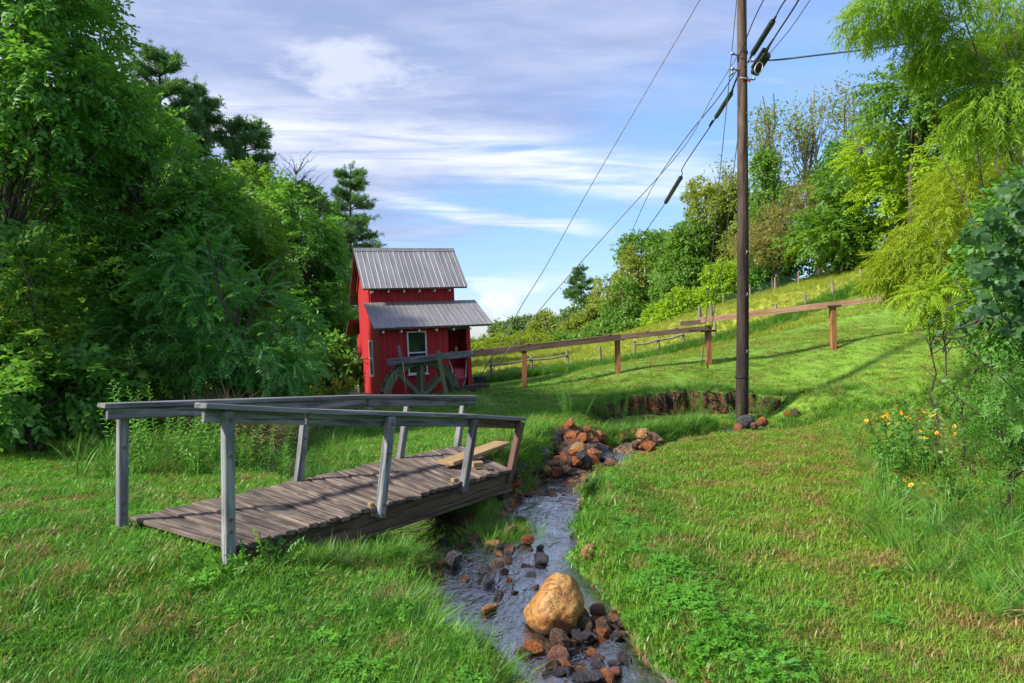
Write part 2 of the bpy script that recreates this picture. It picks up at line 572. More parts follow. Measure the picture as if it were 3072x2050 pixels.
def CP():
    P = []
    A = lambda px, py, D: P.append(tuple(at(px, py, D)))
    W = lambda x, y, z: P.append((x, y, z))
    for w in [(-3, 2.2, 0.02), (-1, 2.2, 0), (1, 2.2, -0.02), (3, 2.2, 0.05), (-6, 4, 0.08), (-4.2, 4.2, 0.08), (-2.2, 3.4, 0.03), (-0.9, 4.5, -0.02),
              (-3.0, 5.5, 0.14), (-2.1, 4.5, 0.13), (-1.2, 5.25, -0.08), (-4.8, 6.2, 0.12), (-3.4, 6.8, 0.10), (-6, 9, 0.06), (-7, 12, 0.03), (-3.6, 8.5, 0.0),
              (1.0, 4.4, 0.0), (1.7, 5.5, 0.0), (3, 6, 0.04), (5, 5.5, 0.16), (2.2, 8, -0.02), (4, 9, 0.0), (3.1, 10.5, -0.04), (5, 11.6, 0.02), (7, 11.5, 0.32), (7, 14.6, 0.62),
              (6.5, 10, 0.12), (7.5, 8, 0.5), (9.0, 12.2, 0.68), (10, 10, 0.95),
              (-0.62, 8.5, 0.27), (0.0, 7.35, 0.20), (0.3, 8.9, 0.22), (1.0, 11, 0.26), (-0.85, 12.7, 0.2), (-2.6, 11.5, -0.02), (0.5, 14, 0.33), (-2.4, 8.9, -0.02),
              (-3.2, 17.3, 0.12), (-1.0, 18.2, 0.26), (-2.6, 20.5, 0.0), (-4.0, 13, -0.05), (-6, 15, 0), (-8, 18, -0.1), (-6, 25, -0.35), (-12, 25, -0.3),
              (-20, 15, 0.1), (-22, 35, -0.6), (-30, 60, -1.0), (-60, 40, 0), (-60, 0, 0), (-20, -10, 0), (0, -15, 0), (0, -60, 0), (20, -10, 1.5), (60, 0, 10),
              (13.3, 20, 2.1), (20, 28, 4.9), (16, 14, 2.2), (14, 8, 1.8), (25, 38, 6.6), (40, 55, 10.5), (60, 40, 13), (20, 80, 4.2), (0, 100, 0.5), (60, 90, 14),
              (-40, 110, -1), (-110, 110, 0), (120, 110, 20), (0, 130, 0), (30, 50, 8.0), (120, 0, 16), (-110, -60, 0), (110, -60, 6)]:
        W(*w)
    for a in [(1264, 1226, 14.4), (1450, 1215, 14.2), (1423, 1174, 15.6), (1850, 1190, 15.0), (1950, 1172, 15.2), (2225, 1163, 15.6), (2350, 1165, 15.6),
              (1700, 1225, 13.2), (1575, 1163, 17), (1855, 1118, 17.2), (2130, 1090, 17.3), (2500, 1047, 17), (2700, 1015, 16.5),
              (1475, 1147, 28), (1706, 1117, 28), (1903, 1088, 28), (2051, 1052, 28), (2145, 1030, 28), (2330, 970, 28), (2418, 935, 28), (2500, 905, 28), (2580, 868, 28),
              (2325, 875, 38), (2508, 828, 38), (2100, 945, 38), (2100, 940, 46), (2300, 880, 46), (2560, 800, 46), (2400, 850, 60), (1900, 1000, 42), (1900, 995, 55), (1700, 1035, 55), (1480, 1047, 60), (1480, 1080, 40), (1650, 1075, 40), (1250, 1120, 40)]:
        A(*a)
    return np.array(P)


_cp = CP()
_S = 10.0


def _phi(r2):
    return np.where(r2 > 1e-12, 0.5 * r2 * np.log(np.maximum(r2, 1e-12)), 0.0)


def _solve():
    p = _cp[:, :2] / _S
    n = len(p)
    d2 = ((p[:, None] - p[None]) ** 2).sum(2)
    A = np.zeros((n + 3, n + 3))
    A[:n, :n] = _phi(d2) + np.eye(n) * 2e-4
    A[:n, n] = A[n, :n] = 1
    A[:n, n + 1:] = p
    A[n + 1:, :n] = p.T
    b = np.zeros(n + 3)
    b[:n] = _cp[:, 2]
    return np.linalg.solve(A, b)


_w = _solve()


def tps(x, y):
    x = np.asarray(x, float) / _S
    y = np.asarray(y, float) / _S
    sh = x.shape
    x = x.ravel()
    y = y.ravel()
    out = np.empty(len(x))
    for s in range(0, len(x), 40000):
        e = slice(s, s + 40000)
        d2 = (x[e, None] - _cp[None, :, 0] / _S) ** 2 + (y[e, None] - _cp[None, :, 1] / _S) ** 2
        n = len(_cp)
        out[e] = _phi(d2) @ _w[:n] + _w[n] + _w[n + 1] * x[e] + _w[n + 2] * y[e]
    return out.reshape(sh)


def smooth(t):
    t = np.clip(t, 0, 1)
    return t * t * (3 - 2 * t)


def wave(x, y):
    return (0.5 * np.sin(x * 2.1 + 1.3 * np.sin(y * 1.7)) * np.sin(y * 2.6 + x * 0.7) + 0.3 * np.sin(x * 5.3 + y * 3.1) * np.sin(y * 6.1 - x * 2.2))


CLIFF = np.array([[1.2, 12.7], [1.75, 13.9], [2.3, 14.7], [3.2, 15.0], [4.2, 15.15], [5.2, 15.1], [6.2, 14.7], [7.2, 14.2]])


def gz(x, y, full=False):
    """height of the ground"""
    x = np.asarray(x, float)
    y = np.asarray(y, float)
    z = tps(np.clip(x, -110, 110), np.clip(y, -60, 125))
    z = z + 0.022 * wave(x, y)
    # eroded bank: a short drop from the upper lawn to a ledge beside the stream
    yc = np.interp(x, CLIFF[:, 0], CLIFF[:, 1]) + 0.10 * np.sin(x * 5.3) + 0.07 * np.sin(x * 13.0 + 1) + 0.05 * np.sin(x * 29.0 + 2)
    m = smooth((x - 1.05) / 0.6) * (1 - smooth((x - 5.3) / 1.0))
    wcl = 0.16 + 0.30 * (0.5 + 0.5 * np.sin(x * 3.1 + 0.8)) * (0.6 + 0.4 * np.sin(x * 9.0))
    below = smooth((yc - y) / wcl) * m
    dcl = np.where(below > 0.02, yc - y, 0)
    ledge = water_z(y) + 0.15 - 0.02 * np.clip(dcl, 0, 3) + 0.03 * wave(x * 2, y * 2)
    z = z * (1 - below) + np.minimum(z, ledge) * below
    cl = m * np.exp(-(np.where(yc - y > 0.1, (yc - y - 0.1) / 0.42, (yc - y - 0.1) / 0.16)) ** 2)
    dg, _ = seg_dist(x, y, GULLY)
    z = z - 0.40 * np.exp(-(np.maximum(dg, 0) / 0.42) ** 2) * smooth((9.0 - x) / 1.5)
    bed = np.zeros_like(z)
    for poly, wid, sink in ((CREEK, 0.50, 0.13), (BRANCH, 0.55, 0.12), (RACE, 0.25, 0.42)):
        d, yy = seg_dist(x, y, poly)
        d = d + 0.10 * np.sin(x * 4.1 + y * 2.3) * np.sin(y * 3.7 - x) + 0.04 * np.sin(x * 13 + y * 9)
        wz = water_z(yy)
        t = smooth((d + 0.12) / wid)
        low = wz - sink + 0.05 * wave(x * 3, y * 3)
        z = np.where(t < 1, low * (1 - t) + np.maximum(z, low) * t, z)
        bed = np.maximum(bed, 1 - smooth((d + 0.02) / 0.22))
    for hx, hy, rx, ry, hh in ((1.02, 10.1, 0.50, 0.85, 0.26), (0.80, 9.1, 0.50, 0.75, 0.22), (0.35, 8.1, 0.45, 0.5, 0.10), (2.0, 11.1, 0.5, 0.4, 0.18)):
        e = np.exp(-((x - hx) / rx) ** 2 - ((y - hy) / ry) ** 2)
        z = np.where(bed > 0.01, np.maximum(z, water_z(y) - 0.08 + hh * e), z)
        bed = np.maximum(bed, smooth((e - 0.30) / 0.3))
    if full:
        return z, bed, cl
    return z


def gz1(x, y):
    return float(gz(np.array([x]), np.array([y]))[0])


def axis(lo, hi, mid0, mid1, fine, growth):
    a = list(np.arange(mid0, mid1 + 1e-6, fine))
    s = fine
    v = a[-1]
    while v < hi:
        s = min(s * growth, 14)
        v += s
        a.append(v)
    s = fine
    v = a[0]
    b = []
    while v > lo:
        s = min(s * growth, 14)
        v -= s
        b.append(v)
    return np.array(b[::-1] + a)


def build_ground():
    xs = axis(-600, 600, -4.5, 7.5, 0.05, 1.05)
    ys = axis(-60, 900, 2.5, 17.0, 0.06, 1.05)
    X, Y = np.meshgrid(xs, ys)
    Z, bed, cl = gz(X, Y, True)
    nx, ny = len(xs), len(ys)
    i = np.arange((nx - 1) * (ny - 1))
    r, c_ = i // (nx - 1), i % (nx - 1)
    a = r * nx + c_
    F = np.stack([a, a + 1, a + nx + 1, a + nx], 1)
    V = np.stack([X.ravel(), Y.ravel(), Z.ravel()], 1)
    # meadow beyond the post fence
    mead = smooth((Y - 27.6 - 0.0 * X) / 0.8)
    m, T, out = new_mat("ground_turf")
    geo = T.node("ShaderNodeNewGeometry")
    pos = geo.outputs["Position"]
    n = T.noise(pos, 0.7, 5)
    n2 = T.noise(pos, 9.0, 5, 0.65)
    n3 = T.noise(pos, 2.4, 5, 0.6)
    turf = T.mix(T.step(n, 0.3, 0.7), (0.075, 0.20, 0.02), (0.13, 0.27, 0.025))
    sepp = T.node("ShaderNodeSeparateXYZ", Vector=pos)
    hillf = T.math("MULTIPLY", T.step(sepp.outputs[1], 11.0, 15.0), T.step(sepp.outputs[0], -1.0, 3.0))
    turf = T.mix(T.math("MULTIPLY", hillf, 0.7), turf, (0.17, 0.31, 0.03))  # brighter yellow green of the sunlit back slope, put into the turf colour
    turf = T.mix(T.math("MULTIPLY", T.step(n2, 0.45, 0.7), 0.5), turf, (0.09, 0.085, 0.03))
    turf = T.mix(T.math("MULTIPLY", T.step(n3, 0.60, 0.70), T.math("SUBTRACT", 1.0, T.math("MULTIPLY", hillf, 0.8))), turf, (0.13, 0.08, 0.036))
    am = T.node("ShaderNodeAttribute", {"attribute_name": "meadow"})
    md = T.mix(T.step(n3, 0.3, 0.7), (0.24, 0.30, 0.035), (0.38, 0.36, 0.05))
    turf = T.mix(am.outputs["Fac"], turf, md)
    soil = T.mix(T.step(n3, 0.42, 0.66), (0.040, 0.022, 0.013), (0.19, 0.07, 0.025))
    soil = T.mix(T.step(n2, 0.46, 0.66), soil, (0.022, 0.014, 0.010))
    soil = T.mix(T.step(n, 0.56, 0.66), soil, (0.05, 0.075, 0.015))
    sep = T.node("ShaderNodeSeparateXYZ", Vector=geo.outputs["True Normal"])
    ac = T.node("ShaderNodeAttribute", {"attribute_name": "cliff"})
    s = T.step(T.math("ADD", ac.outputs["Fac"], T.math("MULTIPLY", T.math("SUBTRACT", T.noise(pos, 4.5, 5, 0.65), 0.5), 1.5)), 0.32, 0.55)
    col = T.mix(s, turf, soil)
    ab = T.node("ShaderNodeAttribute", {"attribute_name": "bed"})
    vor = T.node("ShaderNodeTexVoronoi", Scale=14.0)
    T.l.new(pos, vor.inputs["Vector"])
    sepc = T.node("ShaderNodeSeparateColor", Color=vor.outputs["Color"])
    grav = T.mix(sepc.outputs[0], (0.035, 0.028, 0.024), (0.17, 0.10, 0.055))
    grav = T.mix(T.step(sepc.outputs[1], 0.8, 0.9), grav, (0.26, 0.12, 0.045))
    grav = T.mix(T.step(sepc.outputs[2], 0.7, 0.85), grav, (0.10, 0.10, 0.115))
    col = T.mix(T.step(ab.outputs["Fac"], 0.25, 0.6), col, grav)
    principled(T, out, col, 0.9, T.math("ADD", n2, T.math("MULTIPLY", n3, 0.5)), 0.3, 0.02)
    me = mesh_np("ground", V, F, [m], True,
                 {"bed": ("FLOAT", "POINT", bed.astype(np.float32)), "meadow": ("FLOAT", "POINT", mead.astype(np.float32)),
                  "cliff": ("FLOAT", "POINT", cl.astype(np.float32))})
    return tag(link("ground", me), "mown grass ground falling to a small stream", kind="structure")


build_ground()


# ------------------------------------------------------------------ water
def build_water():
    m, T, out = new_mat("stream_water")
    geo = T.node("ShaderNodeNewGeometry")
    pos = geo.outputs["Position"]
    n1 = T.noise(T.mapping(pos, (1.0, 0.55, 1)), 6.0, 5, 0.6, 0.9)
    n2 = T.noise(T.mapping(pos, (1.0, 0.7, 1)), 26.0, 3, 0.55, 0.4)
    h = T.math("ADD", n1, T.math("MULTIPLY", n2, 0.25))
    bmp = T.node("ShaderNodeBump", Strength=0.9, Distance=0.05, Height=h)
    fr = T.node("ShaderNodeFresnel", IOR=1.38)
    T.l.new(bmp.outputs[0], fr.inputs["Normal"])
    tr = T.node("ShaderNodeBsdfTransparent", Color=(0.74, 0.78, 0.78))
    gl = T.node("ShaderNodeBsdfGlossy", Color=(1, 1, 1), Roughness=0.10)
    T.l.new(bmp.outputs[0], gl.inputs["Normal"])
    mx = T.node("ShaderNodeMixShader")
    f = T.math("ADD", T.math("MULTIPLY", fr.outputs[0], 2.4), 0.24, clamp=True)
    T.l.new(f, mx.inputs[0])
    T.l.new(tr.outputs[0], mx.inputs[1])
    T.l.new(gl.outputs[0], mx.inputs[2])
    fo = T.noise(T.mapping(pos, (1.0, 0.55, 1), rot=(0, 0, 0.3)), 11.0, 6, 0.65, 1.6)
    rif = T.noise(pos, 2.2, 3)
    foam = T.math("MULTIPLY", T.step(fo, 0.56, 0.74), T.step(rif, 0.42, 0.62))
    fd = T.node("ShaderNodeBsdfDiffuse", Color=(0.62, 0.65, 0.72))
    mxf = T.node("ShaderNodeMixShader")
    T.l.new(T.math("MULTIPLY", foam, 0.10), mxf.inputs[0])
    T.l.new(mx.outputs[0], mxf.inputs[1])
    T.l.new(fd.outputs[0], mxf.inputs[2])
    T.l.new(mxf.outputs[0], out.inputs[0])
    parts = []
    for poly in (CREEK, BRANCH):
        V, F = [], []
        pts = np.array(poly)
        s = np.concatenate([[0], np.cumsum(np.hypot(np.diff(pts[:, 0]), np.diff(pts[:, 1])))])
        q = np.arange(0, s[-1], 0.12)
        cx, cy, cw = (np.interp(q, s, pts[:, i]) for i in range(3))
        tx, ty = np.gradient(cx), np.gradient(cy)
        L = np.hypot(tx, ty)
        nx_, ny_ = -ty / L, tx / L
        NW = 11
        for k in range(NW):
            w = (k / (NW - 1) * 2 - 1) * (cw + 0.22)
            X, Y = cx + nx_ * w, cy + ny_ * w
            V.append(np.stack([X, Y, water_z(cy) + 0.012 * np.sin(X * 11 + 2 * np.sin(Y * 7)) * np.sin(Y * 13)], 1))
        V = np.stack(V, 1).reshape(-1, 3)
        n = len(q)
        i, k = np.meshgrid(np.arange(n - 1), np.arange(NW - 1), indexing="ij")
        a = (i * NW + k).ravel()
        F = np.stack([a, a + NW, a + NW + 1, a + 1], 1)
        parts.append((V, F))
    V0, F0 = parts[0]
    V1, F1 = parts[1]
    V1 = V1.copy()
    V1[:, 2] -= 0.012
    tag(link("stream_water", mesh_np("stream_water", V0, F0, [m], True)), "shallow rippling stream over stones", kind="structure")
    tag(link("side_stream_water", mesh_np("side_stream_water", V1, F1, [m], True)), "dark side channel running under the footbridge", kind="structure")


build_water()


# ------------------------------------------------------------------ foliage templates
def leaf(base, d, n, L, W, fold=0.15):
    """diamond leaf, 4 verts"""
    d = d / np.linalg.norm(d)
    s = np.cross(d, n)
    s /= np.linalg.norm(s) + 1e-9
    n = np.cross(s, d)
    mid = base + d * L * 0.45
    return [base, mid + s * W / 2 + n * fold * W, base + d * L - n * 0.15 * L, mid - s * W / 2 + n * fold * W]


def rv(r, s=1.0):
    v = r.normal(size=3)
    return v / np.linalg.norm(v) * s


def tmpl(kind, seed):
    """spray pointing along +X, up +Z: (verts, quads, v)"""
    r = np.random.default_rng(seed)
    V, A = [], []
    up = np.array([0, 0, 1.0])

    def put(q):
        V.extend(q)
        A.extend([r.random()] * 4)
    if kind == "broad":
        for i in range(16):
            t = i / 15
            p = np.array([0.42 * t, 0.03 * math.sin(5 * t), 0.05 * t - 0.16 * t * t])
            sgn = 1 if i % 2 else -1
            d = np.array([0.55, sgn * 0.8, -0.25]) + rv(r, 0.35)
            put(leaf(p + rv(r, 0.03), d, up + rv(r, 0.5), 0.10 + 0.04 * r.random(), 0.055 + 0.02 * r.random()))
    elif kind == "pinnate":
        n = 10
        for i in range(n):
            t = (i + 1) / n
            p = np.array([0.5 * t, 0, 0.10 * t - 0.26 * t * t])
            for sgn in (1, -1):
                d = np.array([0.45, sgn * 1.0, -0.30 - 0.25 * t]) + rv(r, 0.14)
                put(leaf(p, d, up + rv(r, 0.2), 0.125 * (1.1 - 0.45 * abs(t - 0.4)), 0.036, 0.1))
        put(leaf(np.array([0.5, 0, -0.16]), np.array([1, 0, -0.7]), up, 0.09, 0.03))
        put([np.array([0, -0.004, 0]), np.array([0, 0.004, 0]), np.array([0.5, 0.002, -0.16]), np.array([0.5, -0.002, -0.16])])
    elif kind == "narrow":
        for i in range(18):
            t = i / 17
            p = np.array([0.42 * t, 0.04 * math.sin(4 * t + seed), -0.22 * t * t])
            sgn = 1 if i % 2 else -1
            d = np.array([0.7, sgn * 0.55, -0.55]) + rv(r, 0.4)
            put(leaf(p, d, up + rv(r, 0.7), 0.11 + 0.05 * r.random(), 0.017 + 0.007 * r.random(), 0.05))
    elif kind == "needle":
        for i in range(34):
            p = np.array([0.30 * r.random(), 0, 0]) + rv(r, 0.02)
            d = np.array([0.7, 0, 0.35]) + rv(r, 0.85)
            put(leaf(p, d, rv(r), 0.15 + 0.06 * r.random(), 0.022, 0.0))
    elif kind == "clump":
        for i in range(15):
            p = rv(r, 0.24 * r.random() ** 0.4)
            d = p * 2 + np.array([0.2, 0, -0.25]) + rv(r, 0.7)
            put(leaf(p, d, up + rv(r, 0.9), 0.15 + 0.07 * r.random(), 0.085 + 0.04 * r.random()))
    elif kind == "sparse":
        for i in range(7):
            p = rv(r, 0.30 * r.random() ** 0.4)
            put(leaf(p, rv(r), up + rv(r, 1.0), 0.11 + 0.05 * r.random(), 0.055))
    elif kind == "twiggy":
        for i in range(12):
            p = rv(r, 0.12)
            d = np.array([0.8, 0, 0.1]) + rv(r, 0.8)
            put(leaf(p, d, rv(r), 0.35 + 0.25 * r.random(), 0.012, 0.0))
    elif kind == "lance":
        for i in range(20):
            t = i / 19
            a = i * 2.4
            p = np.array([0.5 * t, 0, 0])
            d = np.array([0.55, math.cos(a), math.sin(a)])
            L = 0.13 * (1 - 0.5 * t)
            put(leaf(p, d + rv(r, 0.15), np.array([1, 0, 0.01]), L, 0.026, 0.1))
    V = np.array(V, dtype=np.float32)
    q = np.arange(len(V)).reshape(-1, 4)
    return V, q, np.array(A, dtype=np.float32)


TM = {k: [tmpl(k, 100 + i * 7 + j) for j in range(5)] for i, k in enumerate(["broad", "pinnate", "narrow", "needle", "clump", "sparse", "twiggy", "lance"])}


def scatter_mesh(name, kind, P, D, S, mat, r, roll=0.6):
    """sprays of a kind at points P pointing along D with sizes S, one mesh"""
    Vs, Fs, As, off = [], [], [], 0
    P = np.asarray(P)
    D = np.asarray(D)
    S = np.asarray(S)
    pick = r.integers(0, 5, len(P))
    for k in range(5):
        m = pick == k
        n = m.sum()
        if not n:
            continue
        tv, tf, ta = TM[kind][k]
        d = D[m] / (np.linalg.norm(D[m], axis=1, keepdims=True) + 1e-9)
        upv = np.tile([0, 0, 1.0], (n, 1)) + r.normal(size=(n, 3)) * roll * 0.5
        s = np.cross(upv, d)
        s /= np.linalg.norm(s, axis=1, keepdims=True) + 1e-9
        u = np.cross(d, s)
        M = np.stack([d, s, u], 2) * S[m][:, None, None]
        W = np.einsum("nij,vj->nvi", M, tv) + P[m][:, None, :]
        nv = len(tv)
        Vs.append(W.reshape(-1, 3))
        Fs.append((tf[None] + (np.arange(n) * nv)[:, None, None] + off).reshape(-1, 4))
        # one base tone per spray, a little spread per leaf
        As.append(np.clip(0.65 * ta[None] + 0.35 * r.random((n, 1)), 0, 1).ravel())
        off += n * nv
    V = np.concatenate(Vs)
    F = np.concatenate(Fs)
    return mesh_np(name, V, F, [mat], False, {"v": ("FLOAT", "POINT", np.concatenate(As).astype(np.float32))})


def vnoise(P, f, seed):
    o = seed * 3.7
    return np.array([noise.noise(Vector((p[0] * f + o, p[1] * f - o, p[2] * f + 2 * o))) for p in P])


def lobe_points(lobes, n, r, gap=0.0, gf=1.2, seed=1, shell=0.45):
    """points in the outer part of several ellipsoids, with gaps; returns points and outward directions"""
    vol = np.array([l[1][0] * l[1][2] + l[1][0] * l[1][1] for l in lobes])
    k = r.choice(len(lobes), int(n * (1.5 if gap > -0.2 else 1.05)), p=vol / vol.sum())
    C = np.array([l[0] for l in lobes])[k]
    Rr = np.array([l[1] for l in lobes])[k]
    d = r.normal(size=(len(k), 3))
    d /= np.linalg.norm(d, axis=1, keepdims=True)
    rad = shell + (1.04 - shell) * r.random(len(k)) ** 0.6
    P = C + d * Rr * rad[:, None]
    if gap > -0.2:
        keep = vnoise(P, gf, seed) > gap - 0.12
        P, d = P[keep], d[keep]
    return P[:n], d[:n]


def limb(mb, a, b, r0, r1, rr, n=5, sag=0.12, seg=5):
    a, b = Vector(a), Vector(b)
    L = (b - a).length
    pts, rad = [], []
    o = Vector((rr.normal(), rr.normal(), rr.normal() * 0.5)) * L * 0.06
    for i in range(seg + 1):
        t = i / seg
        p = a.lerp(b, t) + Vector((0, 0, 1)) * L * sag * math.sin(math.pi * t) + o * math.sin(math.pi * t * 1.7)
        pts.append(p)
        rad.append(r0 + (r1 - r0) * t)
    mb.tube(pts, rad, n, cap=False)
    return pts


def tree(name, label, cat, base, lobes, kind, mat, n, size, trunk_r, limbs=26, group=None, bark="bark", gap=-0.05, gf=1.2,
         droop=-0.15, seed=1, trunk_top=None, lean=(0, 0), extra=None, shell=0.45, stems=1, fork=0.35):
    """lobes: world-space (centre, radii)"""
    r = np.random.default_rng(seed)
    base = Vector(base)
    root = empty(name, base, label, cat, group)
    P, d = lobe_points(lobes, n, r, gap, gf, seed, shell)
    top = max(l[0][2] + l[1][2] * 0.6 for l in lobes) if trunk_top is None else trunk_top
    cx = np.mean([l[0][0] for l in lobes])
    cy = np.mean([l[0][1] for l in lobes])
    D = d + np.array([0, 0, droop]) + r.normal(size=d.shape) * 0.35
    S = size * (0.75 + 0.5 * r.random(len(P)))
    me = scatter_mesh("crown", kind, P - np.array(base), D, S, MAT[mat], r)
    crown = link("crown", me, root)
    if extra:
        ek, em, en, es, eg = extra
        P2, d2 = lobe_points(lobes, en, r, eg, gf, seed + 5, 0.2)
        link("vine_growth" if ek != "needle" else "crown", scatter_mesh("vine_growth", ek, P2 - np.array(base), d2, es * (0.7 + 0.6 * r.random(len(P2))), MAT[em], r), root)
    mb = MB()
    for s in range(stems):
        b0 = Vector((0, 0, -0.15)) + Vector((r.normal() * 0.12, r.normal() * 0.12, 0)) * (s > 0) * 2
        tgt = Vector((cx + lean[0] + (s > 0) * r.normal() * 0.7, cy + lean[1] + (s > 0) * r.normal() * 0.7, top)) - base
        pts = [b0]
        K = 7
        for i in range(1, K + 1):
            t = i / K
            p = b0.lerp(tgt, t)
            p.x = b0.x + (tgt.x - b0.x) * t ** 1.5
            p.y = b0.y + (tgt.y - b0.y) * t ** 1.5
            w = (tgt.z - b0.z) * 0.018
            pts.append(p + Vector((r.normal() * w, r.normal() * w, 0)))
        rad = [trunk_r * (1.25 if i == 0 else 1) * (1 - 0.82 * i / K) for i in range(K + 1)]
        mb.tube(pts, rad, 9, cap=False)
        if len(P):
            sel = r.choice(len(P), min(max(limbs // stems, 1), len(P)), replace=False)
            for j in sel:
                q = Vector(P[j]) - base
                hz = (tgt.z - b0.z)
                t = min(max((q.z - b0.z) / hz * 0.75 - 0.12 * r.random(), fork), 0.93)
                f = t * K
                i0 = int(f)
                a = pts[i0].lerp(pts[min(i0 + 1, K)], f - i0)
                ra = trunk_r * (1 - 0.82 * t) * 0.42
                lp = limb(mb, a, q, max(ra, 0.008), 0.004 + trunk_r * 0.02, r, sag=0.06 * r.normal() + 0.05)
                # twigs off the outer half of each limb
                for w in range(3):
                    a2 = lp[2 + w]
                    near = np.argsort(((P - np.array(base) - np.array(a2)) ** 2).sum(1))[5 + 9 * w]
                    limb(mb, a2, Vector(P[near]) - base, max(ra * 0.35, 0.005), 0.003, r, n=3, seg=3)
    mb.build("trunk", MAT[bark], root, smooth=True)
    return root


def pine(name, label, base, h, spread, seed, group=None, size=1.0, bare=0.25, bark="bark", mat="leaf_pine", nb=60, density=1.0, taper=0.75):
    r = np.random.default_rng(seed)
    base = Vector(base)
    root = empty(name, base, label, "pine tree", group)
    mb = MB()
    tr = h * 0.016
    mb.tube([(0, 0, -0.2), (0.01 * h * r.normal(), 0.01 * h * r.normal(), h * 0.5), (0, 0, h)], [tr, tr * 0.65, tr * 0.12], 8, cap=False)
    P, D, S = [], [], []
    for i in range(nb):
        wh = 5
        t = bare + (1 - bare) * ((i // wh + 0.25 * r.random()) / (nb / wh))
        L = spread * ((1 - t) / (1 - bare)) ** taper * (0.6 + 0.5 * r.random()) + 0.25
        if t < bare + 0.12:
            L *= 0.75
        a = r.random() * 2 * math.pi
        z0 = h * t
        rise = 0.05 + 0.55 * max(t - 0.45, 0) * (0.5 + r.random())
        q0 = np.array([0, 0, z0])
        q1 = np.array([math.cos(a) * L, math.sin(a) * L, z0 + L * rise])
        limb(mb, q0, q1, tr * 0.22, 0.01, r, n=4, sag=-0.05, seg=4)
        k = int((5 + 9 * L) * density)
        for j in range(k):
            u = 0.30 + 0.72 * (j + r.random()) / k
            p = q0 + (q1 - q0) * u + r.normal(size=3) * np.array([0.16, 0.16, 0.06]) * min(L, 1.6)
            P.append(p)
            D.append(np.array([math.cos(a), math.sin(a), 0.35]) + r.normal(size=3) * 0.4)
            S.append(size * (0.8 + 0.5 * r.random()))
    for j in range(10):
        P.append(np.array([0, 0, h * (1 - 0.06 * r.random())]) + r.normal(size=3) * 0.08)
        D.append(np.array([r.normal() * 0.5, r.normal() * 0.5, 1.0]))
        S.append(size)
    link("crown", scatter_mesh("crown", "needle", np.array(P), np.array(D), np.array(S), MAT[mat], r), root)
    mb.build("trunk", MAT[bark], root, smooth=True)
    return root


def lobes_px(D, spec, depth=None):
    out = []
    for px, py, rx, ry in spec:
        c = at(px, py, D)
        s = D / FPX
        out.append((tuple(c), (rx * s, (depth if depth else rx * s * 0.8), ry * s)))
    return out


def gbase(px, D):
    x = (px - 1536) / FPX * D
    return (x, D, gz1(x, D))




def hit(px, py, d0=2.6, d1=70.0):
    """where the line of sight through that spot of the photograph meets the ground or the stream"""
    D = d0 * (d1 / d0) ** np.linspace(0, 1, 700)
    x = (px - 1536.0) / FPX * D
    zr = EYE - (py - 1025.0) / FPX * D
    g = np.maximum(gz(x, D), np.where(seg_dist(x, D, CREEK)[0] < 0.15, water_z(D), -9))
    k = np.nonzero(zr <= g)[0]
    i = k[0] if len(k) else len(D) - 1
    return Vector((x[i], D[i], max(g[i], zr[i])))

# ------------------------------------------------------------------ footbridge
BNL, BNR = Vector((-2.98, 5.33, 0.225)), Vector((-1.90, 4.60, 0.225))
BFL, BFR = Vector((-0.617, 8.37, 0.335)), Vector((-0.03, 7.02, 0.305))


def local_piece(name, p, q, w, h, mat, parent, up=(0, 0, 1), bevel=0.005, pinv=None, taper=None):
    """a board from p to q as its own object whose x axis runs along it (so that grain runs along it)"""
    p, q, up = Vector(p), Vector(q), Vector(up)
    d = (q - p)
    L = d.length
    d.normalize()
    s = up.cross(d).normalized()
    u = d.cross(s)
    M = Matrix((d, s, u)).transposed().to_4x4()
    M.translation = (p + q) / 2
    mb = MB()
    if taper:
        mb.hexa([(-L / 2, -w / 2, -h / 2), (L / 2, -w * taper / 2, -h / 2), (L / 2, w * taper / 2, -h / 2), (-L / 2, w / 2, -h / 2)],
                [(-L / 2, -w / 2, h / 2), (L / 2, -w * taper / 2, h / 2), (L / 2, w * taper / 2, h / 2), (-L / 2, w / 2, h / 2)])
    else:
        mb.box(-L / 2, L / 2, -w / 2, w / 2, -h / 2, h / 2)
    o = mb.build(name, mat, parent, bevel=bevel)
    if parent is not None and pinv is None:
        pinv = parent.matrix_world.copy()
        if parent.type == "EMPTY":
            pinv = Matrix.Translation(parent.location) @ parent.rotation_euler.to_matrix().to_4x4()
    o.matrix_basis = (pinv.inverted() if pinv is not None else Matrix()) @ M
    return o


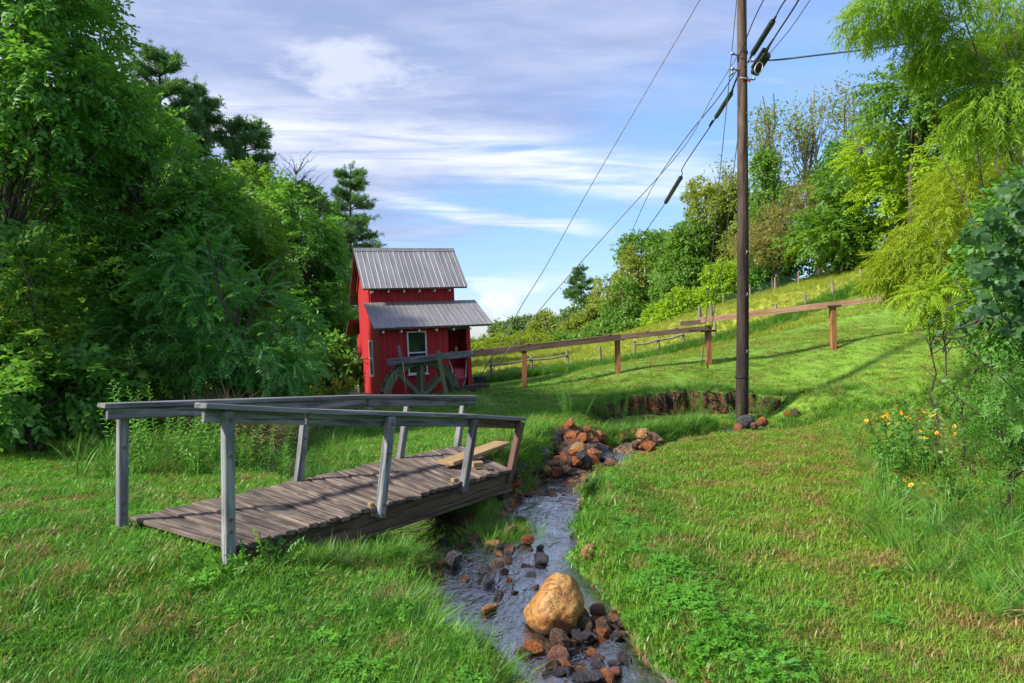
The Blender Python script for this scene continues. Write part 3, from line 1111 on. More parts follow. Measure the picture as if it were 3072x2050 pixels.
def build_bridge():
    r = np.random.default_rng(3)
    root = empty("footbridge", (BNL + BFR) / 2, "weathered timber footbridge with leaning grey handrails across the stream", "footbridge")
    n = 31
    g = 0.012
    for i in range(n):
        t0, t1 = i / n, (i + 1) / n
        a0, a1 = BNL.lerp(BFL, t0), BNL.lerp(BFL, t1)
        b0, b1 = BNR.lerp(BFR, t0), BNR.lerp(BFR, t1)
        ac, bc = (a0 + a1) / 2, (b0 + b1) / 2
        wa, wb = (a1 - a0).dot((BFL - BNL).normalized()) - g, (b1 - b0).dot((BFR - BNR).normalized()) - g
        e = (bc - ac).normalized()
        ac = ac - e * (0.03 + 0.022 * r.random())
        bc = bc + e * (0.03 + 0.022 * r.random())
        dz = r.normal() * 0.004
        o = local_piece("plank", ac + Vector((0, 0, -0.019 + dz)), bc + Vector((0, 0, -0.019 + dz + r.normal() * 0.004)), wa * 0.98, 0.038, MAT["deck_wood"], root, taper=wb / wa, bevel=0.006)
    side = (BNR - BNL).normalized()
    dn = Vector((0, 0, 1))
    for A, B, off in ((BNL, BFL, 0.06), (BNR, BFR, -0.03)):
        p = A + side * off - dn * 0.135
        q = B + side * off - dn * 0.135
        dr = (q - p).normalized()
        local_piece("beam", p + dr * 0.02, q + dr * 0.05, 0.05, 0.17, MAT["beam_wood"], root)
        local_piece("bottom_strip", p + dr * 0.02 - dn * 0.10, q + dr * 0.05 - dn * 0.10, 0.09, 0.03, MAT["beam_wood"], root)
    # posts: photographed base, top
    left = [(366, 1560, 5.22, 368, 1225, 5.22, 0.2), (895, 1440, 6.53, 920, 1222, 6.53, 0.12), (1200, 1372, 7.57, 1226, 1205, 7.57, 0.1), (1372, 1337, 8.32, 1393, 1198, 8.32, 0.1)]
    right = [(686, 1655, 4.52, 683, 1232, 4.50, 0.25), (1140, 1552, 5.58, 1172, 1250, 5.62, 0.0), (1388, 1476, 6.42, 1424, 1258, 6.46, 0.0), (1537, 1388, 7.02, 1563, 1266, 7.04, 0.2)]
    Lt, Rt = [], []
    yaw = (BFL - BNL).normalized()
    yaw.z = 0
    for spec, tops in ((left, Lt), (right, Rt)):
        for k, (bx, by, bd, tx, ty, td, deep) in enumerate(spec):
            p, q = at(bx, by, bd), at(tx, ty, td)
            p = p - (q - p).normalized() * deep
            mat = MAT["rusty_wood"] if spec is right and k == 3 else MAT["grey_wood_x"]
            local_piece("post", p, q, 0.068, 0.068, mat, root, up=yaw, bevel=0.006)
            tops.append(q)
            d_ = (q - p).normalized()
            fs = Vector((yaw.y, -yaw.x, 0))
            for hgt in ((0.06, 0.30, 0.72, 0.80)[:4] if k < 4 else ()):
                if hgt < (q - p).length:
                    cpt = q - d_ * hgt + fs * 0.034
                    MB().tube([cpt - Vector(root.location), cpt + fs * 0.008 - Vector(root.location)], 0.011, 8).build("bolt", MAT["rust_iron"], root)
    for i in (1, 2):
        bx, by, bd = right[i][:3]
        c = at(bx - 26, by - 25, bd)
        local_piece("cleat", c - dn * 0.06, c + dn * 0.05, 0.045, 0.05, MAT["tan_wood"], root, up=yaw)
    # rails
    sd = Vector((yaw.y, -yaw.x, 0))

    r4 = Rt[3] + (Rt[3] - Rt[2]).normalized() * 0.06

    def rail(pts, inner):
        for a, b in zip(pts[:-1], pts[1:]):
            d = (b - a).normalized()
            local_piece("rail_cap", a + dn * 0.028 + inner * 0.04, b + dn * 0.028 + inner * 0.04, 0.135, 0.036, MAT["grey_wood_x"], root)
            local_piece("rail_board", a - dn * 0.034 + inner * 0.062 + d * 0.03, b - dn * 0.034 + inner * 0.062 - d * 0.002, 0.038, 0.086, MAT["rusty_wood"] if b is r4 else MAT["grey_wood_x"], root)
    l0 = at(296, 1228, 5.06)
    l1 = Lt[2] * 0.5 + Lt[1] * 0.5
    l2 = Lt[3] + (Lt[3] - Lt[2]).normalized() * 0.14
    l1.z = (l0.z + l2.z) / 2 + 0.01
    rail([l0, l1, l2], sd)
    r0 = at(610, 1232, 4.33)
    r3 = Rt[2]
    r1 = at(925, 1246, 5.02)
    rail([r0, r1, r3, r4], -sd)
    # supports under the ends
    for c in ((BNL + BNR) / 2, (BFL + BFR) / 2):
        e = (BNR - BNL).normalized()
        local_piece("sill_timber", c - e * 0.55 - dn * 0.30 + yaw * (0.3 if c.y < 6 else -0.3), c + e * 0.55 - dn * 0.30 + yaw * (0.3 if c.y < 6 else -0.3), 0.14, 0.14, MAT["dark_timber"], root)
    # loose plank and block lying on the far end
    a, b = at(1350, 1392, 7.05), at(1482, 1346, 7.75)
    a.z = BFL.z + 0.035
    b.z = a.z + 0.055
    pl = MB().box(-0.54, 0.54, -0.105, 0.105, -0.019, 0.019).build("loose_plank", MAT["tan_wood"], None, bevel=0.004)
    d = (b - a).normalized()
    s = Vector((0, 0, 1)).cross(d).normalized()
    M = Matrix((d, s, d.cross(s))).transposed().to_4x4()
    M.translation = (a + b) / 2 + Vector((0.03, 0, 0.0))
    pl.matrix_basis = M
    tag(pl, "pale new tan plank lying loose on the far end of the footbridge deck", "plank")
    c = at(1432, 1402, 6.9)
    c.z = BFR.z + 0.055
    bl = MB().box(-0.055, 0.055, -0.04, 0.04, -0.028, 0.028).build("wood_block", MAT["tan_wood"], None, bevel=0.006, loc=c, rot=(0.05, 0.0, R(20)))
    tag(bl, "small tan offcut block under the loose plank on the bridge", "wood block")


build_bridge()


# ------------------------------------------------------------------ red mill house
HO = Vector((-3.2, 17.0, 0.12))
HYAW, HROLL = R(21.5), R(-2.7)


def build_house():
    root = empty("mill_house", HO, "narrow two storey red board mill house with grey corrugated metal roofs", "mill house", rot=(0, HROLL, HYAW))
    r = np.random.default_rng(5)
    W = 2.32            # width
    DL, DM = 1.2, 1.85  # lean-to depth, main depth
    ZE, ZJ = 1.86, 2.45  # lean-to eave / top on the main wall
    ZM, ZR = 2.95, 3.92  # main eave / ridge
    t = 0.022
    red = MAT["red_board"]
    dark = MB()
    # inner shell behind the boards (dark gaps between boards)
    dark.box(0.03, 1.72, 0.03, DL, -0.3, ZE - 0.02)
    dark.box(0.03, W - 0.03, DL + 0.03, DL + DM - 0.03, -0.3, ZM + 0.1)
    dark.add([(0.03, 0.03, ZE - 0.05), (0.03, DL + 0.02, ZE - 0.05), (0.03, DL + 0.02, ZJ - 0.05), (W - 0.03, 0.03, ZE - 0.05), (W - 0.03, DL + 0.02, ZE - 0.05), (W - 0.03, DL + 0.02, ZJ - 0.05)],
             [(0, 2, 1), (3, 4, 5), (0, 3, 5, 2), (1, 2, 5, 4), (0, 1, 4, 3)])
    ym = DL + DM / 2
    dark.add([(0.03, DL + 0.04, ZM), (0.03, DL + DM - 0.04, ZM), (0.03, ym, ZR - 0.12), (W - 0.03, DL + 0.04, ZM), (W - 0.03, DL + DM - 0.04, ZM), (W - 0.03, ym, ZR - 0.12)],
             [(0, 2, 1), (3, 4, 5), (0, 3, 5, 2), (1, 2, 5, 4)])
    wall = dark.build("wall", MAT["red_board"], root)
    bw, gap = 0.145, 0.006

    def bx(x0, x1, y0, y1, b0, b1, t0, t1, axis_):
        """a board; tops t0,t1 along its width"""
        mb = MB()
        if axis_ == "x":
            mb.hexa([(x0, y0, b0), (x1, y0, b1), (x1, y1, b1), (x0, y1, b0)], [(x0, y0, t0), (x1, y0, t1), (x1, y1, t1), (x0, y1, t0)])
        else:
            mb.hexa([(x0, y0, b0), (x1, y0, b0), (x1, y1, b1), (x0, y1, b1)], [(x0, y0, t0), (x1, y0, t0), (x1, y1, t1), (x0, y1, t1)])
        cx, cy, cz = (x0 + x1) / 2, (y0 + y1) / 2, (b0 + t0) / 2
        mb.v = [(a - cx, b - cy, c - cz) for a, b, c in mb.v]
        mb.build("board", red, wall, loc=(cx, cy, cz))
    # front, lower
    wx0, wx1, wz0, wz1 = 0.66, 1.16, 0.62, 1.70
    x = 0.0
    while x < 1.70:
        x1 = min(x + bw, 1.74)
        j = r.normal() * 0.002
        if x1 > wx0 + 0.04 and x < wx1 - 0.04:
            bx(x, x1 - gap, -t + j, 0.028, -0.3, -0.3, wz0, wz0, "x")
            bx(x, x1 - gap, -t + j, 0.028, wz1, wz1, ZE, ZE, "x")
        else:
            bx(x, x1 - gap, -t + j, 0.028, -0.3, -0.3, ZE, ZE, "x")
        x += bw
    # alcove: side return, back, far cheek
    y = 0.0
    while y < 0.85:
        bx(1.722, 1.745, y + 0.03, y + 0.03 + bw - gap, -0.3, -0.3, ZE, ZE, "y")
        y += bw
    x = 1.745
    while x < W - 0.02:
        x1 = min(x + bw, W - 0.03)
        bx(x, x1 - gap, 0.86, 0.88, 0.0, 0.0, ZE + 0.3, ZE + 0.3, "x")
        x += bw
    y = 0.0
    while y < DL + DM - 0.05:
        y1 = min(y + bw, DL + DM)
        zt = lambda q: (ZE + (ZJ - ZE) * min(q, DL) / DL if q <= DL else ZM + (ZR - ZM) * (1 - abs(q - ym) / (DM / 2)) - 0.1)
        ya, yb = (y + 0.003, y1 - gap)
        bx(W - 0.028, W + t, ya, yb, -0.3, -0.3, zt(ya), zt(yb) if (yb <= DL or ya > DL) else zt(ya), "y")
        bx(-t, 0.028, ya, yb, -0.3, -0.3, zt(ya) - 0.02, (zt(yb) if (yb <= DL or ya > DL) else zt(ya)) - 0.02, "y")
        y += bw
    MB().box(1.75, W - 0.05, 0.02, 0.85, -0.02, 0.04).build("alcove_floor", MAT["dark_timber"], root)
    MB().box(1.74, W, -0.02, 0.05, ZE - 0.16, ZE - 0.01).build("alcove_header", MAT["mossy_wood"], root, bevel=0.004)
    MB().box(W - 0.10, W + 0.01, -0.045, 0.028, -0.3, ZE - 0.17).build("corner_board", red, root, bevel=0.004)
    MB().box(-0.03, 0.085, -0.045, -0.024, -0.3, ZE - 0.02).build("corner_board", red, root, bevel=0.004)
    # front, upper
    x = 0.0
    while x < W - 0.02:
        x1 = min(x + bw, W)
        bx(x, x1 - gap, DL - t + r.normal() * 0.002, DL + 0.028, ZJ - 0.25, ZJ - 0.25, ZM + 0.05, ZM + 0.05, "x")
        x += bw
    # rear wall
    x = 0.0
    while x < W - 0.02:
        x1 = min(x + bw, W)
        bx(x, x1 - gap, DL + DM - 0.028, DL + DM + t, -0.3, -0.3, ZM, ZM, "x")
        x += bw
    # window
    wf = MB()
    f = 0.034
    wf.box(wx0, wx0 + f, -0.035, 0.03, wz0, wz1).box(wx1 - f, wx1, -0.035, 0.03, wz0, wz1)
    wf.box(wx0 + f, wx1 - f, -0.035, 0.03, wz1 - f, wz1).box(wx0 + f, wx1 - f, -0.035, 0.03, wz0, wz0 + f)
    wf.box(wx0 + f, wx1 - f, -0.02, 0.02, 1.14, 1.175)
    win = wf.build("window", MAT["white_paint"], root, bevel=0.003)
    MB().box(wx0 + f, wx1 - f, -0.004, 0.004, wz0 + f, 1.14).build("pane", MAT["pane_glass"], win)
    MB().box(wx0 + f, wx1 - f, -0.004, 0.004, 1.175, wz1 - f).build("pane", MAT["pane_glass"], win)
    MB().box(wx0 - 0.03, wx1 + 0.03, -0.07, -0.036, wz0 - 0.035, wz0 - 0.002).build("sill", MAT["white_paint"], win, bevel=0.003)
    # narrow window on the left side
    lw = MB()
    y0, y1, z0, z1 = 0.95, 1.45, 0.55, 1.52
    lw.box(-0.06, -0.024, y0, y0 + 0.05, z0, z1).box(-0.06, -0.024, y1 - 0.05, y1, z0, z1)
    lw.box(-0.06, -0.024, y0 + 0.05, y1 - 0.05, z1 - 0.05, z1).box(-0.06, -0.024, y0 + 0.05, y1 - 0.05, z0, z0 + 0.05)
    lw.box(-0.05, -0.026, y0 + 0.05, y1 - 0.05, 1.02, 1.06)
    sw = lw.build("side_window", MAT["white_paint"], root, bevel=0.003)
    MB().box(-0.04, -0.03, y0 + 0.05, y1 - 0.05, z0 + 0.05, 1.02).build("pane", MAT["pane_glass"], sw)
    MB().box(-0.04, -0.03, y0 + 0.05, y1 - 0.05, 1.06, z1 - 0.05).build("pane", MAT["pane_glass"], sw)
    br = MB()
    br.tube([(-0.03, 1.75, 1.02), (-0.22, 1.75, 1.0), (-0.24, 1.75, 1.08)], 0.012, 6)
    br.tube([(-0.03, 1.75, 0.84), (-0.2, 1.75, 0.98)], 0.01, 6)
    br.build("iron_bracket", MAT["rust_iron"], root, smooth=True)

    # corrugated roofs: sheets are parts of each roof slope
    def slope(name, x0, x1, ya, za, yb, zb, nsheet, parent=None):
        """ya,za: lower edge; yb,zb: upper edge"""
        rootpart = None
        L = math.hypot(yb - ya, zb - za)
        ux, uz = (yb - ya) / L, (zb - za) / L
        sgn = 1 if yb > ya else -1
        nx, nz = -uz * sgn, ux * sgn
        wsh = (x1 - x0) / nsheet
        mb = MB()
        mb.hexa([(x0 + 0.02, ya + 0.02 * ux, za - 0.05 + 0.02 * uz), (x1 - 0.02, ya + 0.02 * ux, za - 0.05 + 0.02 * uz), (x1 - 0.02, yb, zb - 0.05), (x0 + 0.02, yb, zb - 0.05)],
                [(x0 + 0.02, ya + 0.02 * ux, za - 0.02 + 0.02 * uz), (x1 - 0.02, ya + 0.02 * ux, za - 0.02 + 0.02 * uz), (x1 - 0.02, yb, zb - 0.02), (x0 + 0.02, yb, zb - 0.02)])
        rootpart = mb.build(name, MAT["brown_under"], root)
        for s in range(nsheet):
            xs, hs = [], []
            nr = 4
            for k in range(nr):
                c = x0 + wsh * (s + (k + 0.5) / nr)
                p = wsh / nr
                for dx, h in ((-0.5, 0), (-0.11, 0), (-0.05, 0.007), (0.05, 0.007), (0.11, 0)):
                    xs.append(c + dx * p)
                    hs.append(h)
            xs.append(x0 + wsh * (s + 1) + 0.004)
            hs.append(0)
            V, F = [], []
            o = 0.003 * (s % 2) + r.random() * 0.002
            jl = r.normal() * 0.006
            for (yy, zz, e) in ((ya - ux * jl, za - uz * jl, 0), (yb, zb, 0)):
                for xx, hh in zip(xs, hs):
                    V.append((xx, yy + nx * (hh + o), zz + nz * (hh + o)))
            n = len(xs)
            for i in range(n - 1):
                F.append((i, i + 1, n + i + 1, n + i) if sgn > 0 else (i, n + i, n + i + 1, i + 1))
            MB().add(V, F).build("roof_sheet", MAT["roof_metal"], rootpart)
        return rootpart
    x0, x1 = -0.24, W + 0.33
    ov = 0.24
    sl = (ZR - ZM) / (DM / 2)
    slope("roof", x0, x1, DL - ov, ZM - ov * sl + 0.17, ym, ZR + 0.12, 5)
    slope("roof", x0, x1, DL + DM + 0.5, ZM - 0.5 * sl + 0.17, ym, ZR + 0.12, 5)
    rc = MB().add([(x0, ym - 0.09, ZR + 0.05), (x1, ym - 0.09, ZR + 0.05), (x1, ym, ZR + 0.16), (x0, ym, ZR + 0.16), (x1, ym + 0.09, ZR + 0.05), (x0, ym + 0.09, ZR + 0.05)],
                  [(0, 1, 2, 3), (3, 2, 4, 5)])
    rc.build("ridge_cap", MAT["roof_metal"], root)
    sl2 = (ZJ - ZE) / DL
    slope("lean_to_roof", -0.20, W + 0.58, -0.25, ZE - 0.25 * sl2 + 0.07, DL - 0.03, ZJ + 0.06, 6)
    # rear lean-to
    slope("rear_roof", -0.34, W, DL + DM + 0.8, 1.72, DL + DM + 0.02, 2.12, 4)
    MB().box(-0.02, W, DL + DM + 0.03, DL + DM + 0.6, -0.3, 1.7).build("rear_shed", red, root)
    # rafter tails
    for i in range(6):
        xx = 0.02 + i * 0.45
        z = ZE - 0.25 * sl2 - 0.02
        MB().box(xx, xx + 0.035, -0.245, -0.02, z - 0.035, z + 0.02).build("rafter_tail", MAT["white_paint"], root)
    MB().box(W + 0.02, W + 0.46, -0.19, -0.12, ZE - 0.10, ZE - 0.03).build("eave_bracket", MAT["mossy_wood"], root)
    for i in range(6):
        xx = 0.02 + i * 0.42
        z = ZM - 0.24 * sl + 0.09
        MB().box(xx, xx + 0.03, DL - 0.235, DL - 0.03, z - 0.03, z + 0.02).build("rafter_tail", MAT["white_paint"], root)
    # gable trim boards (left)
    tr = MB()
    for a, b in (((-0.05, DL + 0.02, ZM - 0.02), (-0.05, ym, ZR + 0.0)), ((-0.05, DL + DM, ZM - 0.02), (-0.05, ym, ZR + 0.0))):
        tr.beam(a, b, 0.03, 0.09)
    tr.build("gable_trim", red, root)
    return root


house = build_house()
HM = Matrix.Translation(HO) @ Euler((0, HROLL, HYAW)).to_matrix().to_4x4()
H2 = Matrix.Translation(HO) @ Euler((0, 0, HYAW)).to_matrix().to_4x4()


def build_barrow():
    root = empty("wheelbarrow", H2 @ Vector((2.0, 0.12, 0.0)), "red wheelbarrow stood on end in the open alcove of the mill", "wheelbarrow", rot=(R(-9), 0, HYAW))
    tub = MB()
    # tray seen from its inside: wide at the top, narrow at the nose
    sec = [(0.24, 0.10, 0.13, 0.05), (0.50, 0.155, 0.19, 0.16), (0.74, 0.165, 0.20, 0.14), (0.80, 0.17, 0.205, 0.02)]
    V, F = [], []
    for z, wi, wo, dep in sec:
        V += [(-wo, -0.02, z), (-wi * 0.8, -dep, z), (wi * 0.8, -dep, z), (wo, -0.02, z)]
    for i in range(3):
        for k in range(3):
            a = i * 4 + k
            F.append((a, a + 1, a + 5, a + 4))
    F.append((0, 3, 2, 1))
    F.append((12, 13, 14, 15))
    o = tub.add(V, F).build("tub", MAT["barrow_red"], root)
    sm = o.modifiers.new("solid", "SOLIDIFY")
    sm.thickness = 0.006
    for s in (-1, 1):
        MB().tube([(s * 0.045, -0.03, 0.10), (s * 0.14, -0.16, 0.45), (s * 0.20, -0.12, 0.80), (s * 0.245, -0.03, 1.02)], 0.016, 8).build("handle", MAT["white_paint"], root, smooth=True)
        MB().tube([(s * 0.12, -0.15, 0.42), (s * 0.15, -0.26, 0.56), (s * 0.12, -0.15, 0.66)], 0.012, 6).build("leg", MAT["galvanised"], root, smooth=True)
    w = MB()
    n = 20
    V, F = [], []
    for i in range(n):
        a = 2 * math.pi * i / n
        for j in range(8):
            b = 2 * math.pi * j / 8
            rr = 0.13 + 0.035 * math.cos(b)
            V.append((0.035 * math.sin(b), -0.06 + rr * math.cos(a), 0.17 + rr * math.sin(a)))
    for i in range(n):
        for j in range(8):
            F.append((i * 8 + j, ((i + 1) % n) * 8 + j, ((i + 1) % n) * 8 + (j + 1) % 8, i * 8 + (j + 1) % 8))
    w.add(V, F).build("wheel", MAT["black_rubber"], root, smooth=True)
    MB().tube([(-0.06, -0.06, 0.17), (0.06, -0.06, 0.17)], 0.10, 14).build("rim", MAT["galvanised"], root)


build_barrow()


def build_wheel():
    c = at(1262, 1190, 16.25)
    root = empty("water_wheel", c, "large mossy wooden water wheel in front of the red mill", "water wheel", rot=(0, 0, HYAW))
    Ro, Ri, n = 0.93, 0.75, 32
    for y in (-0.17, 0.17):
        for s in range(8):     # each rim is built of eight felloes
            mb = MB()
            V, F = [], []
            for i in range(5):
                a = 2 * math.pi * (s + i / 4 * 0.985) / 8
                for rr in (Ri, Ro):
                    for yy in (y - 0.025, y + 0.025):
                        V.append((rr * math.cos(a), yy, rr * math.sin(a)))
            for i in range(4):
                k = i * 4
                F += [(k, k + 4, k + 6, k + 2), (k + 1, k + 3, k + 7, k + 5), (k + 2, k + 6, k + 7, k + 3), (k, k + 1, k + 5, k + 4)]
            F += [(0, 2, 3, 1), (16, 17, 19, 18)]
            mb.add(V, F).build("rim_segment", MAT["mossy_wood"], root, bevel=0.004)
        for s in range(8):
            a = 2 * math.pi * s / 8 + math.pi / 2
            p = Vector((0.13 * math.cos(a), y - 0.001, 0.13 * math.sin(a)))
            q = Vector((0.76 * math.cos(a), y - 0.001, 0.76 * math.sin(a)))
            MB().beam(p, q, 0.062, 0.10 if s % 2 else 0.115, up=Vector((-math.sin(a), 0, math.cos(a)))).build("spoke", MAT["mossy_wood"], root, bevel=0.004)
    MB().tube([(0, -0.26, 0), (0, 0.26, 0)], 0.15, 16).build("hub", MAT["mossy_wood"], root)
    MB().tube([(0, -0.55, 0), (0, 0.40, 0)], 0.045, 12).build("axle", MAT["rust_iron"], root)
    for i in range(24):
        a = 2 * math.pi * i / 24
        p = Vector((0.78 * math.cos(a), 0, 0.78 * math.sin(a)))
        q = Vector((0.95 * math.cos(a + 0.10), 0, 0.95 * math.sin(a + 0.10)))
        d = (q - p).normalized()
        nrm = d.cross(Vector((0, 1, 0)))
        MB().hexa([tuple(p + nrm * 0.012 + Vector((0, y, 0))) if k < 2 else tuple(q + nrm * 0.012 + Vector((0, y, 0))) for k, y in enumerate((-0.145, 0.145, 0.145, -0.145))],
                  [tuple(p - nrm * 0.012 + Vector((0, y, 0))) if k < 2 else tuple(q - nrm * 0.012 + Vector((0, y, 0))) for k, y in enumerate((-0.145, 0.145, 0.145, -0.145))]).build("paddle", MAT["mossy_wood"], root)
    # bearing timbers on both sides
    for y in (-0.36, 0.36):
        MB().box(-0.75, 0.75, y - 0.06, y + 0.06, -0.20, -0.06).build("bearing_beam", MAT["dark_timber"], root, bevel=0.005)
    for x, y in ((-0.6, -0.36), (0.6, -0.36)):
        MB().box(x - 0.06, x + 0.06, y - 0.06, y + 0.06, -1.1, -0.20).build("bearing_post", MAT["dark_timber"], root)


build_wheel()


# ------------------------------------------------------------------ flume
def build_flume():
    root = empty("flume", at(1855, 1120, 17.2), "long raised wooden flume trough carrying water down the lawn to the wheel", "flume")
    up = Vector((0, 0, 1))

    def trough(p, q, mat, w=0.20, h=0.15, water=True, cover=()):
        d = (q - p).normalized()
        s = d.cross(up).normalized()
        if s.y > 0:
            s = -s
        local_piece("trough_side", p + s * w / 2, q + s * w / 2, 0.03, h, mat, root)
        local_piece("trough_side", p - s * w / 2, q - s * w / 2, 0.03, h, mat, root)
        local_piece("trough_floor", p - up * (h / 2 - 0.02), q - up * (h / 2 - 0.02), w - 0.034, 0.025, mat, root)
        for t in cover:
            c = p.lerp(q, t) + up * (h / 2 + 0.013)
            local_piece("cross_cleat", c - s * (w / 2 + 0.02), c + s * (w / 2 + 0.02), 0.07, 0.024, mat, root)
    a0, a1 = at(1160, 1088, 15.85), at(1420, 1061, 16.2)
    a2 = at(1570, 1047, 16.8)
    a3 = at(1858, 1012, 17.1)
    a4 = at(2130, 984, 17.2)
    a5, a6 = at(2104, 961, 17.05), at(2775, 881, 16.9)
    trough(a0, a1, MAT["grey_wood_x"], cover=(0.15, 0.62, 0.75))
    trough(a1 + (a2 - a1).normalized() * 0.004, a3, MAT["flume_wood"], cover=(0.05, 0.36, 0.92))
    trough(a3 + (a4 - a3).normalized() * 0.004, a4, MAT["flume_wood"], h=0.13, cover=(0.3, 0.62))
    trough(a5, a6, MAT["flume_wood_lit"], h=0.145, w=0.17)
    local_piece("patch_board", at(2040, 972, 16.95), at(2102, 966, 16.95), 0.025, 0.11, MAT["flume_wood"], root)

    def post(px, by, ty, D, mat, w=0.125, cap=True, key="post"):
        b, t = at(px, by, D), at(px - 3, ty, D)
        b.z = gz1(b.x, b.y) - 0.2
        MB().beam(b - Vector(b), t - b, w, w, up=(0, 1, 0)).build(key, mat, root, bevel=0.006, loc=b - Vector(root.location))
        if cap:
            local_piece("post_cap", t + Vector((-0.17, 0, 0.002)), t + Vector((0.17, 0, 0.022)), 0.20, 0.05, MAT["dark_timber"], root)
    post(1575, 1163, 1050, 16.85, MAT["flume_post"])
    post(1855, 1118, 1021, 17.1, MAT["flume_post"])
    post(2128, 1095, 995, 17.2, MAT["flume_post"])
    post(2501, 1047, 921, 16.95, MAT["flume_post"])
    # near the wheel: props and uprights
    local_piece("prop", at(1341, 1195, 15.5), at(1313, 1052, 15.72), 0.085, 0.085, MAT["mossy_wood"], root, up=(0, 1, 0))
    local_piece("gate_stick", at(1206, 1086, 15.68), at(1194, 1037, 15.68), 0.07, 0.03, MAT["grey_wood_x"], root, up=(0, 1, 0))
    local_piece("end_cleat", at(1225, 1092, 15.74), at(1225, 1070, 15.74), 0.03, 0.03, MAT["grey_wood_x"], root, up=(0, 1, 0))
    local_piece("gate_stick", at(1369, 1062, 16.0), at(1369, 1040, 16.0), 0.05, 0.03, MAT["mossy_wood"], root, up=(0, 1, 0))
    local_piece("upright", at(1563, 1042, 17.05), at(1561, 1024, 17.05), 0.055, 0.04, MAT["dark_timber"], root, up=(0, 1, 0))
    rp = MB().tube([at(1208, 1085, 15.62), at(1212, 1120, 15.6), at(1219, 1192, 15.6)], 0.008, 5).build("pull_rope", MAT["rope"], None, smooth=True)
    tag(rp, "thin pale rope hanging from the flume gate beside the wheel", "rope")


build_flume()

# ------------------------------------------------------------------ utility pole and lines
PD = 14.2


def build_pole():
    b = at(2225, 1262, PD)
    root = empty("utility_pole", b, "tall dark brown wooden utility pole standing at the eroded stream bank", "utility pole")
    h = 11.2
    mb = MB()
    pts, rad = [], []
    for i in range(15):
        t = i / 14
        pts.append(Vector((0.02 * math.sin(t * 5) + t * 0.02, 0, -0.5 + (h + 0.5) * t)))
        rad.append(0.131 - 0.045 * t)
    mb.tube(pts, rad, 20).build("pole_shaft", MAT["pole_wood"], root, smooth=True)
    bx = at(2232, 0, PD).x - b.x
    zz = lambda py: EYE - (py - 1025) / FPX * PD - b.z

    for py in (160, 238):
        z = zz(py)
        mb = MB()
        mb.tube([(0.02, 0, z - 0.025), (0.02, 0, z + 0.025)], 0.131 - 0.045 * (z + 0.5) / (h + 0.5) + 0.008, 20)
        mb.build("clamp_band", MAT["cable_black"], root)
    for py, dx in ((170, -1), (215, -1), (190, 1), (245, 1)):
        z = zz(py)
        mb = MB()
        mb.tube([(dx * 0.08, -0.05, z), (dx * 0.20, -0.08, z + 0.02)], 0.022, 8)
        mb.tube([(dx * 0.20, -0.08, z + 0.02), (dx * 0.25, -0.09, z + 0.03)], 0.035, 8)
        mb.build("line_bracket", MAT["galvanised"], root, smooth=True)
    # staples and nails up the shaft
    for py in (345, 440, 605, 765, 890, 1060):
        z = zz(py)
        a = R(-50 + 20 * math.sin(py))
        rr = 0.118
        mb = MB().tube([(rr * math.cos(a), rr * math.sin(a), z), (rr * 1.4 * math.cos(a), rr * 1.4 * math.sin(a), z + 0.03), (rr * 1.35 * math.cos(a), rr * 1.35 * math.sin(a), z + 0.07)], 0.008, 5)
        mb.build("staple", MAT["galvanised"], root)
    z = zz(1130)
    MB().tube([(0.0, 0, z - 0.03), (0.0, 0, z + 0.02)], 0.136, 20).build("ground_band", MAT["cable_black"], root)
    tg = MB().box(0.09, 0.14, -0.13, -0.12, zz(250) - 0.03, zz(250) + 0.05).build("marker_tag", MAT["orange_tag"], root)


build_pole()


def cable(name, label, cat, pts, rad, mat="cable_black", n=6, group=None):
    P = [at(*p) for p in pts]
    # smooth through the points
    out = []
    for i in range(len(P) - 1):
        p0, p1, p2, p3 = P[max(i - 1, 0)], P[i], P[i + 1], P[min(i + 2, len(P) - 1)]
        m1 = (p2 - p0) * 0.5 if 0 < i else (p2 - p1)
        m2 = (p3 - p1) * 0.5 if i < len(P) - 2 else (p2 - p1)
        L = (p2 - p1).length
        for s in range(6):
            t = s / 6
            h00, h10, h01, h11 = 2 * t**3 - 3 * t**2 + 1, t**3 - 2 * t**2 + t, -2 * t**3 + 3 * t**2, t**3 - t**2
            out.append(p1 * h00 + m1 * h10 + p2 * h01 + m2 * h11)
    out.append(P[-1])
    o = MB().tube(out, rad, n).build(name, MAT[mat], None, smooth=True)
    return tag(o, label, cat, group)


